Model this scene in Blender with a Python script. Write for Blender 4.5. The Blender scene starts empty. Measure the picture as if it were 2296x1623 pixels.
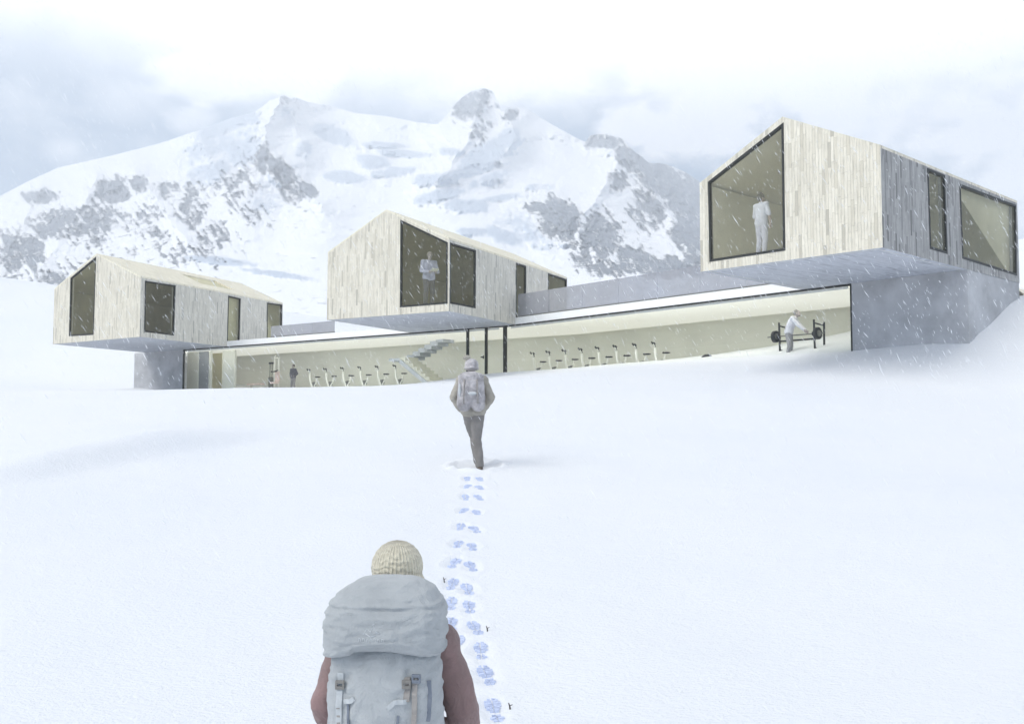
import bpy, bmesh, math, random
import numpy as np
from mathutils import Vector, Matrix
from mathutils.geometry import tessellate_polygon
random.seed(7)
rng = np.random.default_rng(11)
C = bpy.context.scene.collection
SC = bpy.context.scene
R = math.radians

# ---------------------------------------------------------------- camera
FPX, PITCH = 2276.0, R(3.5)               # focal length in pixels of a 2296 px wide picture
cam_d = bpy.data.cameras.new("camera"); cam = bpy.data.objects.new("camera", cam_d); C.objects.link(cam)
cam_d.sensor_width = 36; cam_d.lens = 36 * FPX / 2296
cam_d.clip_start = 0.1; cam_d.clip_end = 20000
cam.location = (0, 0, 0); cam.rotation_euler = (R(90) + PITCH, 0, 0)
SC.camera = cam

# ---------------------------------------------------------------- light
SUN_DIR = Vector((-0.62, -0.38, 0.74)).normalized()
SUN_EL = math.asin(SUN_DIR.z); SUN_AZ = math.atan2(SUN_DIR.x, SUN_DIR.y)
sun_d = bpy.data.lights.new("sun", 'SUN'); sun_d.energy = 2.0; sun_d.angle = R(36); sun_d.color = (1, 0.965, 0.90)
sun = bpy.data.objects.new("sun", sun_d); C.objects.link(sun)
sun.rotation_euler = (-SUN_DIR).to_track_quat('-Z', 'Y').to_euler(); sun.location = SUN_DIR * 50

SC.view_settings.view_transform = 'Standard'; SC.view_settings.look = 'None'
SC.view_settings.exposure = 0.51; SC.view_settings.gamma = 1.0
SC.render.engine = 'CYCLES'
SC.cycles.max_bounces = 8; SC.cycles.transparent_max_bounces = 16; SC.cycles.volume_bounces = 1
SC.cycles.use_denoising = True


class NT:
    """small helper to wire node trees"""
    def __init__(s, tree): s.t = tree; s.n = tree.nodes; s.l = tree.links
    def add(s, typ, **kw):
        n = s.n.new(typ)
        for k, v in kw.items(): setattr(n, k, v)
        return n
    def put(s, sock, val):
        if isinstance(val, bpy.types.NodeSocket): s.l.new(val, sock)
        elif val is not None: sock.default_value = val
    def math(s, op, a, b=None, c=None, clamp=False):
        n = s.add('ShaderNodeMath', operation=op, use_clamp=clamp)
        s.put(n.inputs[0], a)
        if b is not None: s.put(n.inputs[1], b)
        if c is not None: s.put(n.inputs[2], c)
        return n.outputs[0]
    def ss(s, x, a, b):
        n = s.add('ShaderNodeMapRange', interpolation_type='SMOOTHSTEP')
        s.put(n.inputs[0], x); n.inputs[1].default_value = a; n.inputs[2].default_value = b
        return n.outputs[0]
    def mix(s, f, a, b, blend='MIX'):
        n = s.add('ShaderNodeMix', data_type='RGBA', blend_type=blend)
        s.put(n.inputs[0], f); s.put(n.inputs[6], a); s.put(n.inputs[7], b)
        return n.outputs[2]
    def noise(s, vec, scale, detail=4, rough=0.55, dist=0.0):
        n = s.add('ShaderNodeTexNoise'); s.put(n.inputs['Vector'], vec)
        n.inputs['Scale'].default_value = scale; n.inputs['Detail'].default_value = detail
        n.inputs['Roughness'].default_value = rough; n.inputs['Distortion'].default_value = dist
        return n.outputs[0]
    def ramp(s, f, stops, interp='LINEAR'):
        n = s.add('ShaderNodeValToRGB'); s.put(n.inputs[0], f); cr = n.color_ramp; cr.interpolation = interp
        while len(cr.elements) < len(stops): cr.elements.new(0.5)
        for e, (p, c) in zip(cr.elements, stops): e.position = p; e.color = c if len(c) == 4 else (*c, 1)
        return n.outputs[0]
    def sep(s, v):
        n = s.add('ShaderNodeSeparateXYZ'); s.put(n.inputs[0], v); return n.outputs
    def comb(s, x, y, z=0.0):
        n = s.add('ShaderNodeCombineXYZ')
        for i, q in enumerate((x, y, z)): s.put(n.inputs[i], q)
        return n.outputs[0]


def pix_dir(u, v):
    """direction of a picture point (2296 px wide frame) in the world"""
    a = (u - 1148) / FPX; b = (811.5 - v) / FPX; c, s = math.cos(PITCH), math.sin(PITCH)
    return Vector((a, c - b * s, s + c * b))


# ---------------------------------------------------------------- world
world = bpy.data.worlds.new("World"); SC.world = world; world.use_nodes = True
w = NT(world.node_tree); w.n.clear()
sky = w.add('ShaderNodeTexSky', sky_type='NISHITA'); sky.sun_disc = False
sky.sun_elevation = SUN_EL; sky.sun_rotation = SUN_AZ; sky.altitude = 2500; sky.air_density = 1.0; sky.dust_density = 1.5
tc = w.add('ShaderNodeTexCoord'); D = tc.outputs['Generated']
dx, dy, dz = w.sep(D)
el = w.math('ARCSINE', dz)                      # elevation in radians
az = w.math('ARCTAN2', dx, dy)                  # azimuth from straight ahead
n1 = w.noise(w.comb(w.math('MULTIPLY', az, 1.0), w.math('MULTIPLY', el, 1.5), 0.3), 9, 7, 0.6)
n2 = w.noise(D, 4.0, 5, 0.55)
cl = w.ss(w.math('ADD', el, w.math('MULTIPLY', w.math('SUBTRACT', n2, 0.5), 0.16)), 0.265, 0.375)
cl = w.math('ADD', w.math('MULTIPLY', cl, 1.0), w.math('MULTIPLY', w.ss(n1, 0.50, 0.72), 0.45))
def sky_blob(u, v, ru, rv, amt):
    global cl
    d = pix_dir(u, v).normalized(); a0 = math.atan2(d.x, d.y); e0 = math.asin(d.z)
    qa = w.math('DIVIDE', w.math('SUBTRACT', az, a0), ru / FPX); qe = w.math('DIVIDE', w.math('SUBTRACT', el, e0), rv / FPX)
    q = w.math('ADD', w.math('MULTIPLY', qa, qa), w.math('MULTIPLY', qe, qe))
    q = w.math('ADD', q, w.math('MULTIPLY', w.math('SUBTRACT', n1, 0.52), 10.0))
    g = w.ss(q, 2.0, -0.6)
    cl = w.math('ADD', cl, w.math('MULTIPLY', g, amt))
for b in [(1440, 270, 90, 50, .9), (1560, 240, 150, 90, .9), (1700, 200, 190, 90, .8), (2150, 260, 260, 170, .9), (2250, 430, 200, 140, .8),
          (690, 185, 60, 80, .8), (145, 335, 45, 32, .8), (430, 275, 50, 26, .6), (270, 235, 70, 40, .4), (500, 175, 120, 40, .5)]:
    sky_blob(*b)
cl = w.math('MINIMUM', cl, 1.0)
blue = w.mix(0.0, (0.9, 2.1, 3.8, 1), (0.7, 1.9, 3.7, 1))
lowcol = w.mix(w.ss(el, 0.02, 0.28), (1.3, 2.6, 4.2, 1), blue)
white = w.mix(w.ss(el, 0.26, 0.38), (10.0, 10.1, 10.6, 1), (15, 15, 15, 1))
band = w.mix(cl, lowcol, white)                 # thin bright cloud and pale blue near the horizon
over = w.mix(0.62, sky.outputs[0], (4.9, 5.1, 5.4, 1))
colr = w.mix(w.ss(el, 0.42, 0.75), band, over)
bg = w.add('ShaderNodeBackground'); w.l.new(colr, bg.inputs[0]); bg.inputs[1].default_value = 0.1
wo = w.add('ShaderNodeOutputWorld'); w.l.new(bg.outputs[0], wo.inputs[0])

# ---------------------------------------------------------------- materials
def lin(r, g, b):
    f = lambda c: (c / 12.92 if c <= 0.04045 else ((c + 0.055) / 1.055) ** 2.4)
    return (f(r / 255), f(g / 255), f(b / 255), 1)

def new_mat(name):
    m = bpy.data.materials.new(name); m.use_nodes = True
    t = NT(m.node_tree); t.n.clear()
    out = t.add('ShaderNodeOutputMaterial'); p = t.add('ShaderNodeBsdfPrincipled')
    t.l.new(p.outputs[0], out.inputs[0]); t.out = out; t.p = p
    p.inputs['Specular IOR Level'].default_value = 0.3
    return m, t

def bump(t, h, strength=0.3, dist=0.01):
    b = t.add('ShaderNodeBump'); b.inputs['Strength'].default_value = strength; b.inputs['Distance'].default_value = dist
    t.put(b.inputs['Height'], h); t.l.new(b.outputs[0], t.p.inputs['Normal'])

def plain(name, col, rough=0.7, var=0.12, scale=6, bmp=0.15, metal=0.0, bdist=0.01):
    m, t = new_mat(name)
    o = t.add('ShaderNodeTexCoord').outputs['Object']
    n = t.noise(o, scale, 5, 0.6)
    dk = tuple(c * (1 - var) for c in col[:3]) + (1,); lt = tuple(min(1, c * (1 + var)) for c in col[:3]) + (1,)
    t.l.new(t.ramp(n, [(0.3, dk), (0.7, lt)]), t.p.inputs['Base Color'])
    t.p.inputs['Roughness'].default_value = rough; t.p.inputs['Metallic'].default_value = metal
    if bmp: bump(t, t.noise(o, scale * 5, 4, 0.6), bmp, bdist)
    return m

def cloth(name, col, col2=None, scale=3.0, wrinkle=0.6):
    m, t = new_mat(name)
    o = t.add('ShaderNodeTexCoord').outputs['Object']
    n = t.noise(o, scale, 6, 0.65, 0.4)
    c2 = col2 or tuple(c * 0.72 for c in col[:3]) + (1,)
    t.l.new(t.ramp(n, [(0.32, c2), (0.62, col)]), t.p.inputs['Base Color'])
    t.p.inputs['Roughness'].default_value = 0.9; t.p.inputs['Specular IOR Level'].default_value = 0.15
    t.p.inputs['Sheen Weight'].default_value = 0.15
    h = t.math('ADD', t.noise(o, scale * 3, 5, 0.6, 0.8), t.math('MULTIPLY', t.noise(o, 160, 2, 0.5), 0.12))
    bump(t, h, wrinkle, 0.03)
    return m

def wood(name, light, mid, dark, grey=0.0):
    """rough-sawn boards: u across the boards, v along them, in metres"""
    m, t = new_mat(name)
    uv = t.add('ShaderNodeUVMap').outputs[0]
    u, v, _ = t.sep(uv)
    W = 0.088
    ru = t.math('DIVIDE', u, W); row = t.math('FLOOR', ru); fu = t.math('FRACT', ru)
    wn = t.add('ShaderNodeTexWhiteNoise', noise_dimensions='1D'); t.put(wn.inputs['W'], row)
    x = t.math('ADD', t.math('DIVIDE', v, 0.66), t.math('MULTIPLY', wn.outputs[0], 9.7)); colm = t.math('FLOOR', x); fx = t.math('FRACT', x)
    wn2 = t.add('ShaderNodeTexWhiteNoise', noise_dimensions='2D'); t.put(wn2.inputs['Vector'], t.comb(row, colm))
    base = t.ramp(wn2.outputs[0], [(0.0, (*[(a + b) / 2 for a, b in zip(dark[:3], mid[:3])], 1)), (0.07, mid), (0.40, light), (0.78, (*[(a + b) / 2 for a, b in zip(light[:3], mid[:3])], 1)), (1.0, light)])
    st = t.noise(t.comb(t.math('MULTIPLY', u, 42), t.math('MULTIPLY', v, 2.6), row), 1.0, 5, 0.7)
    base = t.mix(t.math('MULTIPLY', t.ss(st, 0.50, 0.76), 0.95), base, dark)
    st2 = t.noise(t.comb(t.math('MULTIPLY', u, 16), t.math('MULTIPLY', v, 1.1), 3.1), 1.0, 4, 0.6)
    base = t.mix(t.math('MULTIPLY', t.ss(st2, 0.50, 0.70), 0.75), base, (*[(a * 2 + b) / 3 for a, b in zip(mid[:3], dark[:3])], 1))
    wx = t.noise(t.comb(u, v, 0.0), 0.7, 4, 0.6)
    base = t.mix(t.math('MULTIPLY', t.ss(wx, 0.42, 0.7), 0.35), base, (*[c * 0.8 for c in mid[:3]], 1))
    e = t.math('ABSOLUTE', t.math('SUBTRACT', fu, 0.5)); gap = t.ss(e, 0.44, 0.5)
    e2 = t.math('ABSOLUTE', t.math('SUBTRACT', fx, 0.5)); gap2 = t.math('MULTIPLY', t.ss(e2, 0.485, 0.5), 0.6)
    g = t.math('MAXIMUM', gap, gap2)
    base = t.mix(t.math('MULTIPLY', g, 0.32), base, (*[c * 0.7 for c in dark[:3]], 1))
    t.l.new(base, t.p.inputs['Base Color']); t.p.inputs['Roughness'].default_value = 0.8
    h = t.math('ADD', t.math('MULTIPLY', wn2.outputs[0], 0.5), t.math('SUBTRACT', t.math('MULTIPLY', st, 0.3), g))
    bump(t, h, 0.7, 0.012)
    return m

def glass(name, tint=(0.93, 0.96, 0.94, 1), lo=0.05, hi=0.5, veil=0.0, veilcol=(0.7, 0.72, 0.75, 1)):
    m, t = new_mat(name)
    tr = t.add('ShaderNodeBsdfTransparent'); tr.inputs[0].default_value = tint
    gl = t.add('ShaderNodeBsdfGlossy'); gl.inputs['Roughness'].default_value = 0.03; gl.inputs[0].default_value = (0.9, 0.93, 0.95, 1)
    lw = t.add('ShaderNodeLayerWeight'); lw.inputs[0].default_value = 0.25
    f = t.math('ADD', t.math('MULTIPLY', lw.outputs['Fresnel'], hi), lo, clamp=True)
    mx = t.add('ShaderNodeMixShader'); t.l.new(f, mx.inputs[0]); t.l.new(tr.outputs[0], mx.inputs[1]); t.l.new(gl.outputs[0], mx.inputs[2])
    last = mx.outputs[0]
    if veil:
        df = t.add('ShaderNodeBsdfDiffuse'); df.inputs[0].default_value = veilcol
        m2 = t.add('ShaderNodeMixShader')
        o = t.add('ShaderNodeTexCoord').outputs['Object']
        t.l.new(t.math('MULTIPLY', t.ss(t.noise(o, 0.7, 4, 0.6), 0.25, 0.75), veil * 0.5, None), m2.inputs[0])
        t.l.new(t.math('ADD', t.math('MULTIPLY', t.ss(t.noise(o, 0.7, 4, 0.6), 0.25, 0.75), veil * 0.4), veil * 0.75), m2.inputs[0])
        t.l.new(last, m2.inputs[1]); t.l.new(df.outputs[0], m2.inputs[2]); last = m2.outputs[0]
    t.l.new(last, t.out.inputs[0]); t.n.remove(t.p)
    return m

M = {}
def l3(a, k=1.0): return tuple(c * k for c in a[:3]) + (1,)
M['front'] = wood('pale larch boards', (0.82, 0.775, 0.66, 1), (0.66, 0.615, 0.505, 1), (0.36, 0.34, 0.30, 1))
M['side'] = wood('shade grey boards', (0.76, 0.735, 0.66, 1), (0.60, 0.58, 0.52, 1), (0.26, 0.26, 0.25, 1))  # shade of the side walls put into a darker copy of the boards
M['deep_grey'] = wood('deep shade grey boards', (0.47, 0.465, 0.455, 1), (0.29, 0.288, 0.285, 1), (0.115, 0.115, 0.116, 1))  # nearest cabin's side shade painted in as a darker grey
M['roofwood'] = wood('yellow larch roof boards', (0.88, 0.83, 0.68, 1), (0.80, 0.75, 0.60, 1), (0.5, 0.465, 0.37, 1))
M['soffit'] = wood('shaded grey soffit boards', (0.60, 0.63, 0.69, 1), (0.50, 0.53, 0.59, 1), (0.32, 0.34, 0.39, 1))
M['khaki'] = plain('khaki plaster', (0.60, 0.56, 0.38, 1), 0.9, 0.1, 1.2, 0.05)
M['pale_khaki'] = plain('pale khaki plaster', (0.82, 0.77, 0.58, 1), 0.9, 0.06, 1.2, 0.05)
M['cream'] = plain('cream plaster', (0.84, 0.835, 0.765, 1), 0.85, 0.05, 0.6, 0.05)
M['ivory'] = plain('ivory plaster', (0.66, 0.67, 0.61, 1), 0.85, 0.05, 0.6, 0.05)
M['frame'] = plain('dark bronze metal', (0.045, 0.047, 0.045, 1), 0.5, 0.2, 5, 0.0, 0.3)
M['fascia'] = plain('white render', (0.90, 0.90, 0.89, 1), 0.85, 0.02, 2, 0.1)
M['concrete'] = plain('grey concrete', (0.47, 0.475, 0.49, 1), 0.85, 0.22, 0.9, 0.25)
M['door'] = plain('grey painted door', (0.28, 0.30, 0.33, 1), 0.6, 0.08, 2, 0.0)
M['stair'] = plain('blue grey painted steel stair', (0.50, 0.53, 0.58, 1), 0.6, 0.08, 3, 0.0)
M['step'] = plain('pale stair treads', (0.66, 0.66, 0.58, 1), 0.8, 0.06, 3, 0.0)
M['glass'] = glass('glare veiled window glass', (0.95, 0.97, 0.95, 1), 0.02, 0.22, 0.20, (0.40, 0.37, 0.24, 1))  # khaki diffuse veil painted in for the glare on the panes
M['glass_nearest'] = glass('lightly glare veiled window glass', (0.96, 0.97, 0.95, 1), 0.03, 0.28, 0.18, (0.66, 0.64, 0.50, 1))  # paler glare veil painted over the nearest cabin's panes
M['clear'] = glass('gym glass', (0.97, 0.98, 0.96, 1), 0.02, 0.25)
M['rail'] = glass('frosted railing glass', (0.86, 0.88, 0.92, 1), 0.03, 0.3, 0.55, (0.46, 0.46, 0.48, 1))
M['black'] = plain('black rubber', (0.03, 0.03, 0.032, 1), 0.6, 0.2, 20, 0.1)
M['steel'] = plain('grey steel', (0.22, 0.22, 0.2, 1), 0.45, 0.1, 10, 0.0, 0.5)
M['whitemetal'] = plain('white enamel', (0.88, 0.88, 0.82, 1), 0.4, 0.03, 10, 0.0)
M['pinkvinyl'] = plain('pale pink vinyl', (0.80, 0.64, 0.60, 1), 0.5, 0.06, 8, 0.05)
M['skin'] = plain('skin', (0.50, 0.36, 0.30, 1), 0.6, 0.08, 12, 0.05)
M['greyskin'] = plain('sallow skin', (0.42, 0.37, 0.36, 1), 0.6, 0.08, 12, 0.05)
M['hair_dark'] = plain('brown hair', (0.07, 0.06, 0.045, 1), 0.8, 0.4, 40, 0.5)
M['hair_grey'] = plain('grey hair', (0.25, 0.24, 0.23, 1), 0.8, 0.3, 40, 0.5)
M['white_cloth'] = cloth('white cotton', (0.78, 0.78, 0.84, 1), (0.60, 0.60, 0.68, 1), 4)
M['pale_trousers'] = cloth('pale lilac trousers', (0.72, 0.71, 0.80, 1), (0.5, 0.5, 0.58, 1), 4)
M['blue_shirt'] = cloth('light blue shirt', (0.62, 0.63, 0.78, 1), (0.44, 0.45, 0.60, 1), 4)
M['grey_trousers'] = cloth('dark grey trousers', (0.13, 0.13, 0.16, 1), (0.09, 0.09, 0.11, 1), 4)
M['ash_trousers'] = cloth('ash grey trousers', (0.36, 0.35, 0.37, 1), (0.26, 0.26, 0.27, 1), 4)
M['grey_top'] = cloth('grey sports top', (0.14, 0.14, 0.17, 1), (0.1, 0.1, 0.12, 1), 4)
M['beige_jacket'] = cloth('beige grey jacket', (0.46, 0.43, 0.375, 1), (0.31, 0.29, 0.25, 1), 3.2, 0.9)
M['brown_trousers'] = cloth('grey brown trousers', (0.27, 0.255, 0.245, 1), (0.19, 0.18, 0.17, 1), 3.2, 0.9)
M['maroon'] = cloth('faded maroon jacket', (0.30, 0.20, 0.195, 1), (0.22, 0.165, 0.155, 1), 3.0, 0.7)
M['pack_grey'] = cloth('blue grey pack fabric', (0.46, 0.482, 0.495, 1), (0.36, 0.38, 0.395, 1), 2.6, 0.7)
M['pack_lid'] = cloth('grey pack lid fabric', (0.45, 0.472, 0.485, 1), (0.37, 0.39, 0.403, 1), 2.2, 0.7)
M['pack_lilac'] = cloth('lilac grey pack fabric', (0.60, 0.575, 0.59, 1), (0.30, 0.285, 0.295, 1), 8, 1.0)
M['pale_web'] = plain('pale webbing', (0.53, 0.555, 0.57, 1), 0.9, 0.1, 30, 0.3)
M['emblem'] = plain('faded emblem thread', (0.56, 0.59, 0.61, 1), 0.9, 0.1, 30, 0.2)
M['dark_web'] = plain('slate webbing', (0.20, 0.225, 0.27, 1), 0.9, 0.1, 30, 0.3)
M['brown_web'] = plain('grey brown webbing', (0.33, 0.31, 0.295, 1), 0.9, 0.15, 30, 0.3)
M['tan'] = plain('grey brown buckle', (0.24, 0.23, 0.215, 1), 0.6, 0.15, 30, 0.2)
M['paper'] = plain('cream paper', (0.82, 0.81, 0.70, 1), 0.8, 0.03, 10, 0)
M['boots'] = plain('brown leather', (0.12, 0.10, 0.085, 1), 0.7, 0.2, 14, 0.3)
M['print'] = plain('shadow blue snow', (0.62, 0.69, 0.90, 1), 0.9, 0.14, 25, 0.6, 0.0, 0.02)  # blue of the hollows' shadow put into the print colour
M['twig'] = plain('dark twig bark', (0.07, 0.06, 0.055, 1), 0.9, 0.3, 30, 0.3)
M['flake'] = plain('snow flake', (0.93, 0.94, 0.97, 1), 0.9, 0.02, 5, 0)

def knit(name, c1, c2):
    m, t = new_mat(name)
    o = t.add('ShaderNodeTexCoord').outputs['Object']
    x, y, z = t.sep(o)
    a = t.math('ARCTAN2', x, y)
    z2 = t.math('ADD', t.math('MULTIPLY', z, 55), t.math('MULTIPLY', t.noise(o, 14, 3), 7))
    ribs = t.math('SINE', t.math('ADD', t.math('MULTIPLY', a, 46), t.math('MULTIPLY', t.noise(o, 9, 3), 3.0)))
    st = t.math('SINE', t.math('MULTIPLY', z2, 4.0))
    h = t.math('ADD', t.math('MULTIPLY', ribs, 0.28), t.math('MULTIPLY', st, 0.3))
    h = t.math('ADD', h, t.noise(o, 60, 4, 0.7))
    t.l.new(t.ramp(t.math('MULTIPLY', t.math('ADD', h, 1.0), 0.4), [(0.15, c2), (0.8, c1)]), t.p.inputs['Base Color'])
    t.p.inputs['Roughness'].default_value = 1.0; t.p.inputs['Sheen Weight'].default_value = 0.3
    bump(t, h, 0.9, 0.008)
    return m
M['knit'] = knit('oatmeal wool knit', (0.74, 0.69, 0.55, 1), (0.46, 0.42, 0.32, 1))
M['knit_pale'] = knit('pale lilac wool knit', (0.60, 0.57, 0.58, 1), (0.42, 0.40, 0.41, 1))

def snow_mat():
    m, t = new_mat('wind packed snow')
    g = t.add('ShaderNodeNewGeometry').outputs['Position']
    big = t.noise(g, 0.12, 4, 0.6)
    t.l.new(t.ramp(big, [(0.3, (0.83, 0.855, 0.90, 1)), (0.7, (0.88, 0.89, 0.905, 1))]), t.p.inputs['Base Color'])
    t.p.inputs['Roughness'].default_value = 0.75; t.p.inputs['Specular IOR Level'].default_value = 0.2
    mp = t.add('ShaderNodeMapping'); t.l.new(g, mp.inputs[0]); mp.inputs['Rotation'].default_value = (0, 0, 0.5); mp.inputs['Scale'].default_value = (1.0, 2.1, 1.0)
    f1 = t.noise(mp.outputs[0], 7.0, 4, 0.6, 0.3); f2 = t.noise(mp.outputs[0], 24, 4, 0.65); f3 = t.noise(g, 1.1, 4, 0.5)
    h = t.math('ADD', t.math('MULTIPLY', f1, 0.6), t.math('ADD', t.math('MULTIPLY', f2, 0.8), t.math('MULTIPLY', f3, 1.2)))
    sp = t.noise(g, 46, 3, 0.7)
    h = t.math('ADD', h, t.math("MULTIPLY", sp, 0.40))
    bump(t, h, 0.55, 0.055)
    return m
M['snow'] = snow_mat()

# ---------------------------------------------------------------- helpers
def tag(o, label=None, cat=None, group=None, kind=None):
    if label: o['label'] = label
    if cat: o['category'] = cat
    if group: o['group'] = group
    if kind: o['kind'] = kind
    return o

def thing(name, label, cat, loc=(0, 0, 0), rz=0.0, group=None):
    o = bpy.data.objects.new(name, None); C.objects.link(o); o.location = loc; o.rotation_euler = (0, 0, rz)
    o.empty_display_size = 0.2
    return tag(o, label, cat, group)

def link(name, me, mats, parent=None):
    o = bpy.data.objects.new(name, me); C.objects.link(o)
    for m in (mats if isinstance(mats, (list, tuple)) else [mats]): me.materials.append(m)
    if parent is not None: o.parent = parent
    return o

def copy_tree(o, parent=None):
    c = o.copy(); C.objects.link(c)
    if parent is not None: c.parent = parent
    for ch in list(o.children): copy_tree(ch, c)
    return c

class MB:
    def __init__(s): s.v = []; s.f = []; s.m = []; s.uv = []; s.sm = []
    def face(s, pts, mat=0, uv=None, smooth=False):
        i = len(s.v); s.v += [tuple(p) for p in pts]; s.f.append(tuple(range(i, i + len(pts)))); s.m.append(mat); s.sm.append(smooth)
        s.uv.append(uv or [(0, 0)] * len(pts))
    def grid(s, rings, closed=True, cap=True, mat=0, smooth=True):
        i0 = len(s.v); n = len(rings[0])
        for r_ in rings: s.v += [tuple(p) for p in r_]
        k = n if closed else n - 1
        for a in range(len(rings) - 1):
            for b in range(k):
                c = (b + 1) % n
                s.f.append((i0 + a * n + b, i0 + a * n + c, i0 + (a + 1) * n + c, i0 + (a + 1) * n + b)); s.m.append(mat); s.sm.append(smooth); s.uv.append([(0, 0)] * 4)
        if cap:
            s.f.append(tuple(i0 + q for q in range(n))[::-1]); s.m.append(mat); s.sm.append(False); s.uv.append([(0, 0)] * n)
            e = i0 + (len(rings) - 1) * n
            s.f.append(tuple(e + q for q in range(n))); s.m.append(mat); s.sm.append(False); s.uv.append([(0, 0)] * n)
    def box(s, c, size, X=(1, 0, 0), Y=(0, 1, 0), Z=(0, 0, 1), mat=0):
        c = Vector(c); X, Y, Z = Vector(X) * size[0] / 2, Vector(Y) * size[1] / 2, Vector(Z) * size[2] / 2
        P = [c + a * X + b * Y + d * Z for a in (-1, 1) for b in (-1, 1) for d in (-1, 1)]
        for q in ((0, 1, 3, 2), (4, 6, 7, 5), (0, 4, 5, 1), (2, 3, 7, 6), (0, 2, 6, 4), (1, 5, 7, 3)):
            pts = [P[k] for k in q]; a = (pts[1] - pts[0]).length; b = (pts[2] - pts[1]).length
            s.face(pts, mat, [(0, 0), (a, 0), (a, b), (0, b)])
    def tube(s, pts, r, n=10, mat=0, smooth=True):
        pts = [Vector(p) for p in pts]; rs = r if isinstance(r, (list, tuple)) else [r] * len(pts)
        rings = []
        for i, p in enumerate(pts):
            d = (pts[min(i + 1, len(pts) - 1)] - pts[max(i - 1, 0)]).normalized()
            a = Vector((0, 0, 1)) if abs(d.z) < 0.9 else Vector((1, 0, 0))
            x = d.cross(a).normalized(); y = d.cross(x).normalized()
            rings.append([p + rs[i] * (math.cos(t) * x + math.sin(t) * y) for t in [2 * math.pi * k / n for k in range(n)]])
        s.grid(rings, mat=mat, smooth=smooth)
    def cap(s, a, b, ra, rb, n=14):
        """tapered capsule with round ends"""
        a, b = Vector(a), Vector(b); d = b - a
        if d.length < 1e-5: d = Vector((0, 0, 1e-4))
        d.normalize(); q = Vector((0, 0, 1)) if abs(d.z) < 0.9 else Vector((1, 0, 0)); x = d.cross(q).normalized(); y = d.cross(x).normalized()
        rings = []
        for c, r_, t0, t1 in ((a, ra, -90, 0), (b, rb, 0, 90)):
            for k in range(5):
                t = R(t0 + (t1 - t0) * k / 4); rr = max(r_ * math.cos(t), r_ * 0.05)
                rings.append([c + d * r_ * math.sin(t) + rr * (math.cos(g) * x + math.sin(g) * y) for g in [2 * math.pi * k2 / n for k2 in range(n)]])
        s.grid(rings)
    def ell(s, c, r, n=18, rot=None):
        c = Vector(c); rings = []
        for k in range(11):
            t = R(-88 + 176 * k / 10)
            ring = [Vector((r[0] * math.cos(t) * math.cos(g), r[1] * math.cos(t) * math.sin(g), r[2] * math.sin(t))) for g in [2 * math.pi * j / n for j in range(n)]]
            if rot is not None: ring = [rot @ p for p in ring]
            rings.append([c + p for p in ring])
        s.grid(rings)
    def mesh(s, name):
        me = bpy.data.meshes.new(name); me.from_pydata(s.v, [], s.f)
        me.polygons.foreach_set('material_index', s.m); me.polygons.foreach_set('use_smooth', s.sm)
        uvl = me.uv_layers.new(name='UVMap'); flat = [c for f in s.uv for p in f for c in p]; uvl.data.foreach_set('uv', flat)
        me.update(); return me
    def build(s, name, mats, parent=None, fix=False):
        me = s.mesh(name)
        if fix:
            bm = bmesh.new(); bm.from_mesh(me); bmesh.ops.recalc_face_normals(bm, faces=bm.faces); bm.to_mesh(me); bm.free()
        return link(name, me, mats, parent)
    def remesh(s, name, mats, parent, voxel, smooth=2, disp=None):
        """one continuous surface grown round all pieces"""
        me = s.mesh(name); o = bpy.data.objects.new(name, me); C.objects.link(o)
        bm = bmesh.new(); bm.from_mesh(me); bmesh.ops.remove_doubles(bm, verts=bm.verts, dist=1e-6); bmesh.ops.recalc_face_normals(bm, faces=bm.faces); bm.to_mesh(me); bm.free()
        r_ = o.modifiers.new('r', 'REMESH'); r_.mode = 'VOXEL'; r_.voxel_size = voxel; r_.use_smooth_shade = True
        if smooth: q = o.modifiers.new('s', 'SMOOTH'); q.factor = 0.5; q.iterations = smooth
        if disp:
            tx = bpy.data.textures.new(name + '_tex', 'CLOUDS'); tx.noise_scale = disp[0]; tx.noise_depth = 3
            dm = o.modifiers.new('d', 'DISPLACE'); dm.texture = tx; dm.strength = disp[1]; dm.mid_level = 0.5; dm.texture_coords = 'LOCAL'
        dg = bpy.context.evaluated_depsgraph_get(); ev = o.evaluated_get(dg)
        nm = bpy.data.meshes.new_from_object(ev); bpy.data.objects.remove(o); bpy.data.meshes.remove(me)
        nm.name = name; nm.materials.clear()
        return link(name, nm, mats, parent)

def inset(poly, d):
    """offset a simple polygon inward by d (counter-clockwise)"""
    n = len(poly); ar = sum(poly[i][0] * poly[(i + 1) % n][1] - poly[(i + 1) % n][0] * poly[i][1] for i in range(n))
    sg = 1 if ar > 0 else -1; out = []
    for i in range(n):
        p0, p1, p2 = Vector(poly[i - 1]), Vector(poly[i]), Vector(poly[(i + 1) % n])
        e1 = (p1 - p0).normalized(); e2 = (p2 - p1).normalized()
        n1 = Vector((-e1.y, e1.x)) * sg; n2 = Vector((-e2.y, e2.x)) * sg
        k = 1 + n1.dot(n2); mv = (n1 + n2) / max(k, 0.2) * d
        out.append((p1.x + mv.x, p1.y + mv.y))
    return out

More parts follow.
